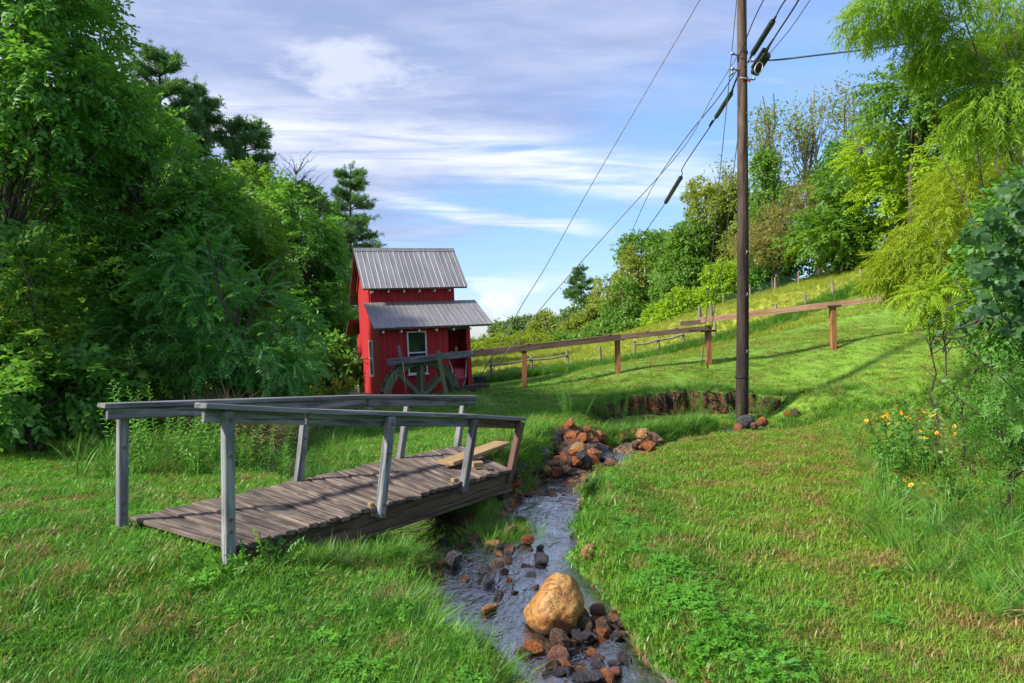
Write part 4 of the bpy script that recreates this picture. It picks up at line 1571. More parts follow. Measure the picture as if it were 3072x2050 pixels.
def build_cables():
    c1 = cable("spliced_cable", "thick black spliced cable sloping past the pole to the lower left", "cable",
               [(2440, -90, 11.4), (2357, 0, 12.2), (2320, 62, 12.8), (2258, 165, 13.8), (2212, 232, 14.35), (2196, 270, 14.7), (2147, 355, 16.2),
                (2050, 500, 19.5), (2044, 530, 19.8), (1996, 610, 22), (1900, 745, 30), (1850, 815, 38), (1800, 870, 52)], 0.014)

    def sleeve(a, b, rad, ribs=0):
        A, B = at(*a), at(*b)
        d = (B - A).normalized()
        mb = MB().tube([A, A + d * 0.03, B - d * 0.03, B], [rad * 0.75, rad, rad, rad * 0.75], 14)
        mb.build("splice_sleeve", MAT["box_black"], c1, smooth=False)
        MB().tube([A - d * 0.12, A], [0.018, 0.026], 8).build("sleeve_end", MAT["cable_black"], c1, smooth=True)
        MB().tube([B, B + d * 0.12], [0.026, 0.018], 8).build("sleeve_end", MAT["cable_black"], c1, smooth=True)
        MB().tube([A + d * 0.10, A + d * 0.13], rad * 1.06, 14).build("sleeve_strap", MAT["steel_wire"], c1)
    sleeve((2320, 62, 12.8), (2257, 163, 13.8), 0.056)
    sleeve((2194, 280, 14.85), (2148, 352, 16.1), 0.052)
    sleeve((2043, 532, 19.9), (1997, 608, 21.9), 0.065)
    for (a, b) in (((2214, 228, 14.3), (2204, 250, 14.5)), ((2203, 254, 14.55), (2196, 272, 14.7)), ((2138, 362, 16.4), (2128, 378, 16.7))):
        MB().tube([at(*a), at(*b)], [0.024, 0.02], 8).build("wire_grip", MAT["cable_black"], c1, smooth=True)

    c2 = cable("service_cable", "black service cable running right from the pole into the trees", "cable",
               [(2420, -70, 11.0), (2396, 0, 11.6), (2318, 122, 12.9), (2300, 165, 13.4), (2312, 181, 13.5), (2460, 165, 12.6), (2620, 146, 11.7), (2790, 122, 10.8)], 0.016)
    A, B = at(2262, 222, 13.9), at(2302, 160, 13.5)
    d = (B - A).normalized()
    local_piece("junction_box", A, B, 0.13, 0.17, MAT["box_black"], c2, up=Vector((0.8, 0.3, -0.4)), bevel=0.02, pinv=Matrix())
    local_piece("junction_cover", A + Vector((-0.04, -0.06, 0.08)), B + Vector((-0.05, -0.06, 0.07)), 0.06, 0.12, MAT["cable_black"], c2, up=Vector((0.8, 0.3, -0.4)), bevel=0.02, pinv=Matrix())
    lp = [at(2276 + 12 * math.cos(t) , 205 + 17 * math.sin(t) - 6 * math.cos(t), 13.55) for t in np.linspace(0, 2 * math.pi, 18)]
    MB().tube(lp, 0.008, 5, cap=False).build("cable_loop", MAT["galvanised"], c2, smooth=True)
    MB().tube([at(2296, 165, 13.4), at(2302, 146, 13.3), at(2320, 118, 13.0)], [0.024, 0.026, 0.02], 8).build("wire_grip", MAT["cable_black"], c2, smooth=True)
    MB().tube([at(2250, 240, 14.05), at(2238, 236, 14.1), at(2222, 234, 14.05)], 0.02, 6).build("mount_arm", MAT["galvanised"], c2, smooth=True)

    cable("phone_line", "thin dark line crossing the front of the pole to the second long guy", "cable", [(2310, -25, 12.6), (2291, 0, 12.9), (2255, 75, 13.5), (2222, 160, 14.03), (2214, 168, 14.1)], 0.011)
    cable("phone_line", "thin pale line rising to the right behind the junction box", "cable", [(2460, -35, 11.6), (2431, 0, 12.0), (2370, 88, 12.8), (2310, 160, 13.75)], 0.008, "steel_wire")
    cable("guy_wire", "longest thin guy wire dropping from the top left of the pole to the mill corner", "guy wire",
          [(2150, -75, 14.6), (2100, 0, 14.65), (2050, 85, 14.7), (1900, 340, 15.0), (1760, 580, 15.2), (1640, 795, 15.35), (1574, 902, 15.4), (1537, 967, 15.45), (1453, 1108, 15.55), (1423, 1166, 15.6)], 0.010, "steel_wire")
    cable("guy_wire", "lower guy wire from the pole band down to the same anchor by the mill", "guy wire",
          [(2216, 163, 14.2), (2136, 292, 14.4), (2050, 443, 14.6), (1850, 668, 15.0), (1700, 835, 15.25), (1599, 955, 15.4), (1500, 1082, 15.5), (1428, 1166, 15.6)], 0.010, "steel_wire")
    g = cable("far_line", "thin line beside the spliced cable that fades into the hillside trees", "cable",
          [(2215, 205, 14.3), (2150, 300, 15.5), (2050, 425, 17.8), (1950, 575, 21), (1880, 730, 27), (1840, 800, 34)], 0.011)
    MB().tube([at(2198, 219, 14.5), at(2188, 229, 14.7)], [0.03, 0.022], 8).build("strain_insulator", MAT["galvanised"], g, smooth=True)
    cable("guy_wire", "near vertical guy wire from above the frame down to the flume post", "guy wire",
          [(2214, -60, 14.4), (2210, 0, 14.5), (2193, 182, 14.8), (2184, 280, 15.0), (2162, 500, 15.4), (2140, 730, 15.9), (2116, 985, 16.5), (2106, 1098, 16.7)], 0.009, "steel_wire")
    gw = cable("guy_wire", "guy wire close beside the pole ending at the hook anchor", "guy wire",
          [(2226, 240, 14.33), (2217, 380, 14.6), (2200, 520, 14.9), (2172, 760, 15.5), (2140, 950, 16.1), (2124, 1080, 16.6)], 0.009, "steel_wire")
    MB().tube([at(2124, 1076, 16.6), at(2121, 1090, 16.62), at(2124, 1106, 16.64)], [0.02, 0.028, 0.016], 6).build("anchor_hook", MAT["rust_iron"], gw, smooth=True)
    an = MB()
    a = at(1423, 1172, 15.55)
    a.z = gz1(a.x, a.y)
    an.tube([a - Vector((0, 0, 0.2)), at(1425, 1164, 15.6)], 0.035, 8)
    an.beam(a + Vector((-0.09, 0, 0.02)), a + Vector((0.06, 0.0, 0.12)), 0.08, 0.10)
    tag(an.build("guy_anchor", MAT["dark_timber"]), "dark stub anchoring two guy wires in the grass by the mill", "anchor")


build_cables()


# ------------------------------------------------------------------ pasture fence, wire fence
def build_fences():
    specs = [(1475, 1148, 1082), (1595, 1128, 1064), (1706, 1117, 1050), (1801, 1104, 1040), (1903, 1088, 1022), (1977, 1068, 1008), (2051, 1052, 990),
             (2146, 1030, 966), (2330, 973, 912), (2418, 936, 876), (2501, 902, 844), (2581, 869, 808)]
    root = empty("pasture_fence", at(1903, 1088, 28), "weathered post and rail pasture fence climbing the slope behind the flume", "fence")
    r = np.random.default_rng(9)
    tops = []
    for px, by, ty in specs:
        b, t = at(px, by, 28), at(px + r.normal() * 2 - 2, ty, 28)
        b.z = gz1(b.x, b.y) - 0.2
        MB().tube([b - Vector(b), (t - b) * 0.5 + Vector((0.01, 0, 0)), t - b], [0.062, 0.058, 0.052], 9).build("post", MAT["fence_wood"], root, loc=b - Vector(root.location))
        tops.append(t)
    for i, j, d0, d1 in ((0, 1, 15, 13), (1, 2, 16, 16), (4, 5, 12, 12), (5, 6, 12, 13)):
        a, b = tops[i] - Vector((0, 0.05, d0 * 28 / FPX)), tops[j] - Vector((0, 0.05, d1 * 28 / FPX))
        m = (a + b) / 2 + Vector((0, 0, -0.05))
        MB().tube([a - Vector(root.location), m - Vector(root.location), b - Vector(root.location)], 0.042, 7).build("rail", MAT["fence_wood"], root)
    a, b = tops[11] - Vector((0, 0.05, 0.2)), at(2662, 787, 28)
    MB().tube([a - Vector(root.location), b - Vector(root.location)], 0.055, 7).build("rail", MAT["fence_wood"], root)

    root = empty("wire_fence", at(2325, 875, 38), "green wire mesh fence with thin posts along the hillside wood", "fence")
    ps = [(2170, 925, 892), (2250, 897, 862), (2325, 875, 833), (2395, 855, 815), (2508, 827, 783), (2600, 800, 760)]
    T_, B_ = [], []
    for px, by, ty in ps:
        b, t = at(px, by, 38), at(px, ty, 38)
        b.z = gz1(b.x, b.y)
        if t.z < b.z + 0.7:
            t.z = b.z + 0.75
        MB().tube([Vector((0, 0, -0.2)), t - b], 0.045, 7).build("post", MAT["fence_wood"], root, loc=b - Vector(root.location))
        T_.append(Vector((t.x, t.y, b.z + 0.62)))
        B_.append(Vector((b.x, b.y, b.z + 0.08)))
    net = MB()
    for i in range(len(ps) - 1):
        for k in range(6):
            t = k / 5
            net.tube([B_[i].lerp(T_[i], t), B_[i + 1].lerp(T_[i + 1], t)], 0.010, 3, cap=False)
        for k in range(14):
            t = k / 14
            net.tube([B_[i].lerp(B_[i + 1], t), T_[i].lerp(T_[i + 1], t)], 0.008, 3, cap=False)
    net.v = [tuple(Vector(v) - Vector(root.location)) for v in net.v]
    tag(net.build("wire_mesh", MAT["green_wire"], root), kind="stuff")
    # pale stumps near the wood edge
    for px, by, ty, lab in ((2098, 945, 918, "pale split stump at the foot of the hillside wood, left of its pair"), (2132, 945, 912, "pale rounded stump beside the split stump on the hillside")):
        b, t = at(px, by, 34), at(px, ty, 34)
        b.z = gz1(b.x, b.y)
        t.z = max(t.z, b.z + 0.5)
        o = MB().tube([b - Vector((0, 0, 0.2)), (b + t) / 2 + Vector((0.02, 0, 0)), t], [0.13, 0.11, 0.07], 8).build("stump", MAT["pale_bark"])
        tag(o, lab, "stump")
    # rail fence left of the mill
    root = empty("rail_fence", at(1025, 1190, 22), "single weathered rail on a post behind the left side of the mill", "fence")
    a, b = at(960, 1160, 22), at(1100, 1133, 22.5)
    MB().tube([a - Vector(root.location), b - Vector(root.location)], 0.045, 7).build("rail", MAT["fence_wood"], root)
    p = at(1024, 1150, 22)
    MB().tube([Vector((p.x, p.y, gz1(p.x, p.y) - 0.2)) - Vector(root.location), p + Vector((0, 0, 0.12)) - Vector(root.location)], 0.06, 8).build("post", MAT["fence_wood"], root)
    # odds and ends at the mill
    a, b = at(1368, 1178, 15.9), at(1466, 1176, 16.2)
    for v, dz in ((a, 0), (b, 0)):
        v.z = gz1(v.x, v.y) + 0.07
    o = local_piece("timber", a, b, 0.16, 0.12, MAT["dark_timber"], None, pinv=Matrix())
    tag(o, "dark old timber lying on the grass at the mill's right corner", "timber")
    o = local_piece("timber", a + Vector((0.2, 0.16, 0.02)), b + Vector((-0.12, 0.2, 0.03)), 0.10, 0.10, MAT["dark_timber"], None, pinv=Matrix())
    tag(o, "thinner dark timber lying behind the first one beside the mill", "timber")
    c = H2 @ Vector((-0.30, 1.5, 0.1))
    st = empty("wooden_step", (c.x, c.y, gz1(c.x, c.y)), "low brown wooden step against the mill's left wall", "step", rot=(0, 0, HYAW))
    MB().box(-0.24, 0.24, -0.35, 0.35, 0.16, 0.20).build("tread", MAT["brown_under"], st, bevel=0.004)
    MB().box(-0.20, 0.20, -0.32, -0.28, -0.1, 0.16).build("side", MAT["dark_timber"], st)
    MB().box(-0.20, 0.20, 0.28, 0.32, -0.1, 0.16).build("side", MAT["dark_timber"], st)
    # dark feed trough in the pasture
    c = at(1440, 1130, 26)
    c.z = gz1(c.x, c.y)
    mb = MB()
    n = 20
    V, F = [], []
    for rr, z in ((0.20, 0.04), (0.235, 0.26), (0.215, 0.26), (0.19, 0.10)):
        for i in range(n):
            a = 2 * math.pi * i / n
            V.append((rr * 1.15 * math.cos(a), rr * math.sin(a), z))
    for k in range(3):
        for i in range(n):
            F.append((k * n + i, k * n + (i + 1) % n, (k + 1) * n + (i + 1) % n, (k + 1) * n + i))
    F.append(tuple(3 * n + i for i in range(n)))
    o = mb.add(V, F).build("feed_trough", MAT["black_rubber"], None, loc=c + Vector((0, 0, 0.05)))
    tag(o, "low black tub in the pasture grass just right of the mill", "trough")
    # post stub under the bridge rail, on the bank beside the race
    c = at(1105, 1290, 13.2)
    c.z = gz1(c.x, c.y)
    o = MB().tube([c - Vector((0, 0, 0.3)), c + Vector((0.0, 0, 0.16)), c + Vector((0.02, 0, 0.30))], [0.09, 0.085, 0.08], 8).build("bank_stub", MAT["fence_wood"])
    tag(o, "short brown post stub on the grass bank below the water wheel", "post")


build_fences()
# ------------------------------------------------------------------ trees, left side
def build_left_trees():
    G = "trees on the left bank"
    tree("broadleaf_tree", "tall dark broadleaf tree with twin trunks at the far left edge of the grass", "tree", gbase(40, 10.5),
         lobes_px(10.5, [(20, 120, 220, 240), (-150, 420, 240, 330), (130, 330, 210, 170), (50, 620, 170, 190), (230, 60, 70, 110), (270, 270, 110, 80), (-80, -150, 280, 240), (120, -120, 150, 120)], 1.3),
         "broad", "leaf_dark", 3300, 0.78, 0.10, 46, G, gap=-0.02, gf=0.9, seed=21, stems=2, trunk_top=7.5)
    tree("broadleaf_tree", "drooping dark green tree with arching bare twigs left of the pines", "tree", gbase(260, 13),
         lobes_px(13, [(370, 420, 150, 120), (520, 560, 150, 120), (330, 640, 220, 180), (590, 720, 130, 140), (200, 480, 180, 190), (470, 800, 190, 130), (660, 650, 70, 80)], 1.5),
         "broad", "leaf_dark", 3600, 0.80, 0.17, 50, G, gap=-0.04, gf=0.8, seed=22, trunk_top=4.2, droop=-0.4)
    tree("broadleaf_tree", "lighter green spreading tree below the pines in the left wood", "tree", gbase(560, 15.6),
         lobes_px(15.6, [(560, 660, 130, 120), (690, 690, 120, 110), (640, 830, 180, 160), (430, 760, 170, 190), (760, 810, 90, 150), (560, 980, 240, 120)], 1.4),
         "broad", "leaf_mid", 3300, 0.85, 0.15, 40, G, gap=-0.06, gf=0.8, seed=23, droop=-0.3)
    tree("broadleaf_tree", "dense deep green rounded tree left of the mill roof", "tree", gbase(900, 22.5),
         lobes_px(22.5, [(880, 680, 120, 120), (930, 770, 80, 110), (850, 840, 140, 150), (950, 930, 70, 110), (900, 1010, 130, 110), (1000, 1040, 60, 70)], 1.5),
         "broad", "leaf_dark", 3400, 1.05, 0.2, 34, G, gap=-0.08, gf=0.8, seed=24, droop=-0.3)
    tree("broadleaf_tree", "yellow green open tree seen between the left trunks", "tree", gbase(170, 26),
         lobes_px(26, [(150, 760, 200, 170), (330, 860, 190, 150), (40, 900, 170, 170), (480, 700, 130, 150), (230, 1000, 260, 90)], 2.4),
         "clump", "leaf_olive", 1500, 1.5, 0.2, 30, G, gap=0.0, gf=0.6, seed=25)
    tree("broadleaf_tree", "light olive tree standing in front of the tall pines", "tree", gbase(770, 24.5),
         lobes_px(24.5, [(760, 560, 80, 50), (800, 620, 110, 70), (700, 620, 100, 80), (840, 610, 60, 60)], 1.2),
         "broad", "leaf_mid", 1000, 1.1, 0.14, 26, G, gap=-0.04, gf=0.8, seed=26)
    tree("broadleaf_tree", "pale green slender tree between the dark tree and the mill's pine", "tree", gbase(975, 30),
         lobes_px(30, [(940, 650, 45, 60), (930, 610, 40, 50), (965, 740, 45, 80), (1020, 940, 50, 110), (960, 1000, 90, 110)], 1.5),
         "clump", "leaf_mid", 700, 1.3, 0.14, 24, G, gap=0.02, gf=0.8, seed=27)
    # pines
    pg = "pines behind the left wood"
    b = gbase(480, 26)
    pine("pine_tree", "tallest pine with upswept sprays above the left wood", b, (1025 - 157) / FPX * 26 + 1.6 - b[2], 2.7, 31, pg, 1.0, 0.2, nb=110, density=2.2)
    b = gbase(590, 27.5)
    pine("pine_tree", "pine with ragged upright branch tips just right of the tallest pine", b, (1025 - 262) / FPX * 27.5 + 1.6 - b[2], 2.0, 32, pg, 1.0, 0.2, nb=95, density=2.2)
    b = gbase(735, 28)
    pine("pine_tree", "broad dense pine nearest to the bare treetop", b, (1025 - 365) / FPX * 28 + 1.6 - b[2], 2.1, 33, pg, 1.0, 0.2, nb=105, density=2.3, taper=0.7)
    b = gbase(1052, 36)
    pine("pine_tree", "lone airy pine rising behind the mill's roof ridge", b, (1025 - 505) / FPX * 36 + 1.6 - b[2], 2.4, 34, None, 1.0, 0.25, nb=75, density=2.6, taper=0.8)
    b = gbase(1010, 44)
    pine("pine_tree", "smaller hazy pine partly hidden left of the lone pine", b, (1025 - 690) / FPX * 44 + 1.6 - b[2], 1.9, 35, None, 1.7, 0.25, nb=40, density=0.9, taper=0.5)
    # bare tree
    for (px, top, D, sd, lab) in ((885, 490, 27, 41, "bare twiggy dead treetop right of the broad pine"), (950, 580, 29, 42, "second bare treetop lower down beside the lone pine")):
        b = Vector(gbase(px, D))
        root = empty("bare_tree", b, lab, "bare tree", "bare treetops behind the left wood")
        r = np.random.default_rng(sd)
        h = (1025 - top) / FPX * D + 1.6 - b.z
        mb = MB()
        mb.tube([(0, 0, -0.2), (0.1, 0, h * 0.5), (0, 0, h * 0.82), (0.05, 0, h)], [0.13, 0.08, 0.045, 0.008], 7, cap=False)
        mb2 = MB()
        for i in range(26):
            t = 0.62 + 0.36 * r.random()
            a = r.random() * 6.28
            L = (0.5 + 0.8 * r.random()) * (1.35 - t)* 1.6
            p = Vector((0, 0, h * t))
            q = p + Vector((math.cos(a) * L, math.sin(a) * L, L * 0.9))
            pts = limb(mb2, p, q, 0.022, 0.006, r, 4, 0.1, 4)
            for w in range(3):
                a2 = a + r.normal() * 0.9
                limb(mb2, pts[2 + w % 3], pts[2 + w % 3] + Vector((math.cos(a2), math.sin(a2), 1.0)) * L * 0.4, 0.011, 0.004, r, 3, 0.08, 3)
        mb.build("trunk", MAT["pale_bark"], root, smooth=True)
        mb2.build("branches", MAT["bark"], root, smooth=True)
    # understorey
    U = "shrubs at the edge of the left wood"
    shr = [
        (110, 13.5, [(90, 1010, 150, 130), (220, 1090, 140, 80), (-60, 1080, 150, 110)], "broad", "leaf_mid", 420, "broad", "low leafy shrub under the twin trunks"),
        (330, 14.5, [(330, 1040, 140, 110), (430, 1120, 120, 70)], "clump", "leaf_dark", 330, "broad", "dark thicket between the twin trunks and the sumac"),
        (950, 19.9, [(900, 1100, 120, 60), (1010, 1080, 90, 70)], "clump", "leaf_dark", 300, "broad", "dark bush under the rounded tree left of the mill"),
        (720, 13.2, [(700, 1130, 130, 70), (820, 1150, 110, 60), (600, 1180, 140, 50)], "broad", "leaf_dark", 420, "broad", "dark bush behind the bridge's far handrail"),
        (60, 12.2, [(30, 1190, 130, 60), (180, 1200, 110, 50), (320, 1200, 100, 45)], "broad", "leaf_dark", 420, "broad", "low dark leafy bank at the left grass edge"),
        (720, 10.6, [(690, 1300, 90, 60), (800, 1300, 60, 50), (610, 1290, 80, 60)], "twiggy", "leaf_dead", 230, "twiggy", "brown tangle of dead stems on the channel bank behind the bridge"),
        (230, 12.9, [(200, 1060, 110, 90), (300, 1110, 90, 60)], "twiggy", "leaf_dead", 200, "twiggy", "brown dead brush at the foot of the left trees"),
        (60, 9.9, [(40, 930, 120, 120), (140, 1050, 130, 90), (-60, 1090, 120, 100), (60, 820, 90, 70)], "broad", "leaf_mid", 560, "broad", "leafy shrub in front of the twin trunks at the left frame edge"),
        (90, 9.4, [(60, 1180, 150, 70), (-60, 1150, 120, 90), (190, 1160, 110, 60)], "broad", "leaf_dark", 620, "broad", "low dark shrub hiding the foot of the twin trunks"),
        (260, 10.9, [(230, 1130, 120, 80), (340, 1150, 110, 70), (440, 1130, 100, 60)], "lance", "leaf_mid", 480, "broad", "low leafy scrub left of the sumac bush"),
        (300, 11.9, [(280, 930, 130, 90), (380, 1010, 120, 80), (250, 820, 110, 70)], "broad", "leaf_dark", 520, "broad", "tall leafy shrub between the twin trunks and the sumac bush"),
        (420, 13.6, [(420, 700, 160, 110), (520, 800, 140, 90)], "broad", "leaf_mid", 620, "broad", "sunlit leafy branch mass above the sumac bush"),
        (1000, 24, [(1010, 1130, 70, 40)], "clump", "leaf_lime", 90, "clump", "small bright bush behind the mill's left corner"),
    ]
    for i, (px, D, lob, k, mt, n, _, lab) in enumerate(shr):
        tree("shrub", lab, "shrub", gbase(px, D), lobes_px(D, lob, 0.8), k, mt, n, 0.9 if k != "clump" else 0.9, 0.03, 14, U, gap=-0.1, seed=60 + i, stems=3, fork=0.15)
    # sumac
    tree("sumac_bush", "large sumac bush with long feathery fronds behind the bridge's left end", "shrub", gbase(700, 11.6),
         lobes_px(11.6, [(660, 960, 220, 150), (560, 860, 130, 110), (790, 1020, 150, 110), (640, 1090, 230, 90), (450, 1000, 110, 110), (600, 780, 70, 60), (870, 1090, 80, 60)], 0.9),
         "pinnate", "leaf_sumac", 1500, 0.68, 0.05, 40, None, gap=-0.1, gf=1.5, seed=71, droop=-0.15, stems=4, fork=0.2, shell=0.55)


build_left_trees()


def build_right_trees():
    G = "trees on the hillside wood"
    # far valley trees, left to right
    far = [
        (1490, 80, [(1495, 985, 22, 22), (1490, 1010, 14, 20)], "leaf_far", 60, "small dark round tree on the skyline right of the mill roof"),
        (1560, 75, [(1555, 985, 42, 35), (1590, 970, 26, 26), (1550, 1015, 40, 25)], "leaf_far", 190, "dark skyline tree above the yellow willows"),
        (1660, 66, [(1650, 985, 60, 50), (1620, 1030, 60, 40), (1700, 1010, 50, 50)], "leaf_olive", 330, "olive tree between the willows and the far pine"),
        (1760, 62, [(1760, 940, 60, 50), (1720, 980, 50, 50), (1790, 1000, 60, 45)], "leaf_far", 330, "grey green tree under the far pine"),
        (1830, 58, [(1840, 890, 60, 70), (1870, 960, 70, 60), (1810, 990, 60, 50)], "leaf_olive", 400, "rounded olive tree right of the far pine"),
        (1935, 54, [(1930, 820, 75, 90), (1890, 910, 70, 80), (1960, 930, 80, 70)], "leaf_olive", 560, "dusty olive tree in the middle of the treeline"),
        (2030, 51, [(2020, 790, 70, 70), (2050, 870, 80, 80), (2000, 930, 70, 50)], "leaf_mid", 560, "bright green round tree left of the utility pole"),
        (1960, 57, [(1930, 745, 70, 50), (2000, 730, 60, 40)], "leaf_mid", 260, "green crown showing above the dusty olive tree"),
        (1720, 57, [(1720, 1000, 60, 50), (1780, 970, 60, 50)], "leaf_olive", 260, "low olive tree filling the gap before the dusty olive tree"),
        (1870, 52, [(1870, 900, 60, 60), (1900, 960, 70, 50), (1830, 990, 60, 40)], "leaf_mid", 330, "mid green tree in front of the rounded olive tree"),
        (2080, 47, [(2080, 720, 60, 60), (2060, 820, 80, 70), (2110, 900, 70, 50)], "leaf_mid", 420, "leafy green tree close to the left side of the pole"),
        (2200, 46, [(2200, 640, 60, 90), (2230, 760, 70, 80), (2180, 560, 50, 70)], "leaf_olive", 420, "olive tree directly behind the utility pole"),
        (2110, 48, [(2110, 650, 80, 110), (2150, 780, 80, 100), (2080, 750, 60, 80), (2140, 880, 70, 60)], "leaf_olive", 760, "tall olive tree just left of the utility pole"),
    ]
    for i, (px, D, lob, mt, n, lab) in enumerate(far):
        lob = [(p, q + 8, e * 1.22, f * 1.12) for p, q, e, f in lob]
        tree("hillside_tree", lab, "tree", gbase(px, D), lobes_px(D, lob), "clump", mt, int(n * 2.2), D / 44, 0.16, 16, G, gap=-0.12, gf=0.35, seed=80 + i)
    b = gbase(1745, 68)
    pine("pine_tree", "far pine standing above the treeline right of the guy wires", b, (1025 - 803) / FPX * 68 + 1.6 - b[2], 1.9, 36, None, 1.1, 0.35, nb=50, density=1.8, taper=0.8)
    W = "yellow willows in the valley"
    for i, (px, D, lob, lab) in enumerate([
            (1450, 46, [(1450, 1050, 40, 30), (1440, 1085, 30, 25)], "small yellow green willow nearest the mill's right corner"),
            (1500, 47, [(1515, 1040, 45, 40), (1500, 1080, 40, 35)], "yellow willow left of the first flume post"),
            (1590, 48, [(1600, 1030, 50, 40), (1580, 1075, 55, 35), (1640, 1065, 35, 30)], "broad yellow willow behind the first flume post")]):
        tree("willow_tree", lab, "tree", gbase(px, D), lobes_px(D, lob), "narrow", "leaf_yellow", 420, 2.4, 0.12, 16, W, gap=-0.15, gf=0.5, seed=95 + i, droop=-0.8)
    tree("hillside_tree", "dark green thicket under the middle of the treeline", "tree", gbase(1690, 52), lobes_px(52, [(1690, 1030, 60, 30), (1610, 1075, 30, 20)]), "clump", "leaf_mid", 200, 1.3, 0.1, 8, G, gap=-0.15, seed=108)
    # wood edge below the tall trees
    edge = [(1800, 50, [(1800, 1010, 70, 35), (1880, 1000, 60, 35)], "leaf_mid", 230, "low green wood edge left of the stumps"),
            (2010, 44, [(2000, 960, 70, 50), (2060, 920, 70, 50)], "leaf_lime", 330, "light green bush above the split stumps"),
            (2190, 43, [(2180, 860, 80, 70), (2140, 910, 60, 40)], "leaf_lime", 380, "lime green bush behind the utility pole"),
            (2350, 42, [(2330, 790, 90, 60), (2420, 760, 80, 60), (2300, 840, 70, 40)], "leaf_dark", 420, "dark bush above the wire mesh fence")]
    for i, (px, D, lob, mt, n, lab) in enumerate(edge):
        tree("hillside_bush", lab, "bush", gbase(px, D), lobes_px(D, lob), "clump", mt, n, D / 36, 0.06, 10, "bushes along the wood edge", gap=-0.15, seed=110 + i, stems=2, fork=0.15)
    # tall airy trees with grey limbs
    A = "tall airy trees with thin crowns"
    for i, (px, D, lob, n, lab) in enumerate([
            (2300, 46, [(2290, 420, 70, 140), (2330, 560, 70, 110), (2310, 340, 40, 80), (2270, 600, 50, 90)], 330, "thin crowned tree just right of the pole"),
            (2450, 47, [(2440, 420, 90, 120), (2490, 330, 70, 80), (2400, 380, 60, 90), (2420, 560, 80, 90)], 330, "thin brownish tree with forked grey limbs in the middle of the airy group"),
            (2560, 47, [(2560, 400, 80, 110), (2540, 300, 60, 70), (2620, 370, 60, 100), (2500, 500, 60, 80)], 300, "thin tree with pale limbs at the right of the airy group"),
            (2170, 50, [(2170, 560, 60, 80), (2200, 620, 50, 90)], 200, "sparse treetop showing on both sides of the pole")]):
        tree("airy_tree", lab, "tree", gbase(px, D), lobes_px(D, lob), "sparse", "leaf_olive", n, 1.7, 0.17, 60, A, bark="pale_bark", gap=0.02, gf=0.5, seed=120 + i, stems=3, fork=0.3,
             shell=0.1, extra=("clump", "leaf_brownish", 40, 0.8, 0.1))
    tree("hillside_tree", "brownish bush hung with dead vines right of the pole", "tree", gbase(2320, 41), lobes_px(41, [(2330, 680, 80, 60), (2290, 740, 90, 50), (2400, 720, 60, 50), (2420, 600, 50, 60)]),
         "twiggy", "leaf_brownish", 420, 1.6, 0.09, 20, G, gap=-0.15, seed=131, stems=2, extra=("clump", "leaf_brownish", 220, 1.0, -0.2))
    tree("hillside_tree", "leafy green tree with ivied trunk right of the pole", "tree", gbase(2330, 43), lobes_px(43, [(2320, 620, 70, 70), (2290, 520, 40, 80), (2270, 680, 50, 50)]),
         "clump", "leaf_mid", 420, 1.2, 0.14, 14, G, gap=-0.15, seed=132)
    tree("hillside_tree", "dark ivied crown between the airy trees", "tree", gbase(2520, 44), lobes_px(44, [(2520, 480, 50, 60), (2500, 600, 60, 70), (2560, 560, 50, 50)]),
         "clump", "leaf_dark", 330, 1.2, 0.14, 14, G, gap=-0.12, seed=133)
    mid = [(2560, 37, [(2560, 640, 130, 60), (2480, 720, 110, 60), (2600, 730, 120, 50), (2540, 560, 90, 50), (2620, 800, 90, 45)], "leaf_mid", 1300, "layered green tree above the fence rail"),
           (2700, 33, [(2700, 560, 130, 80), (2770, 660, 110, 70), (2650, 470, 110, 60), (2740, 480, 80, 60)], "leaf_lime", 1300, "bright layered tree left of the yellow bamboo"),
           (2720, 29, [(2700, 350, 110, 80), (2780, 300, 110, 90), (2820, 420, 100, 80), (2690, 260, 60, 70), (2900, 250, 110, 110)], "leaf_mid", 1300, "tall green tree with open crown at the upper right"),
           (2900, 26, [(2890, 480, 100, 90), (2960, 600, 110, 110), (3040, 420, 130, 140)], "leaf_lime", 1000, "bright green tree behind the yellow bamboo")]
    for i, (px, D, lob, mt, n, lab) in enumerate(mid):
        tree("hillside_tree", lab, "tree", gbase(px, D), lobes_px(D, lob, 2.0), "broad", mt, n, D / 21, 0.16, 34, G, gap=-0.06, gf=0.6, seed=140 + i, droop=0.0)
    # yellow bamboo, two clumps and the overhanging spray
    B = "yellow green bamboo on the right"
    for i, (px, D, lob, n, lab) in enumerate([
            (2860, 12.0, [(2860, 700, 170, 110), (2760, 790, 120, 70), (2960, 580, 150, 130), (3060, 700, 130, 160), (2880, 830, 120, 60), (2700, 840, 60, 35), (3090, 480, 120, 130)], 4600, "dense yellow green bamboo clump at the right end of the flume"),
            (3150, 10.0, [(2960, 70, 170, 110), (2780, -10, 190, 70), (3080, 200, 140, 150), (3150, 0, 220, 200), (2660, 20, 90, 40), (2860, 130, 90, 60), (3000, 320, 110, 90)], 3200, "tall bamboo whose sprays hang into the upper right of the sky")]):
        tree("bamboo", lab, "bamboo", gbase(px + (150 if i == 0 else 60), D), lobes_px(D, lob, 1.0), "narrow", "leaf_yellow" if i == 0 else "leaf_bamboo", n, 0.72 if i == 0 else 0.70, 0.03, 20, B, bark="pale_bark", gap=-0.08, gf=1.0, seed=150 + i, droop=-0.55, stems=5, fork=0.35)
    # bushes at the right edge
    R_ = "bushes at the right edge of the lawn"
    tree("shrub", "bright fern leaved bush at the right end of the flume", "shrub", gbase(2800, 10.5), lobes_px(10.5, [(2790, 880, 70, 35), (2870, 900, 70, 40), (2900, 860, 60, 40)], 0.4), "pinnate", "leaf_lime", 130, 0.75, 0.02, 12, R_, gap=-0.2, seed=161, stems=2, fork=0.2)
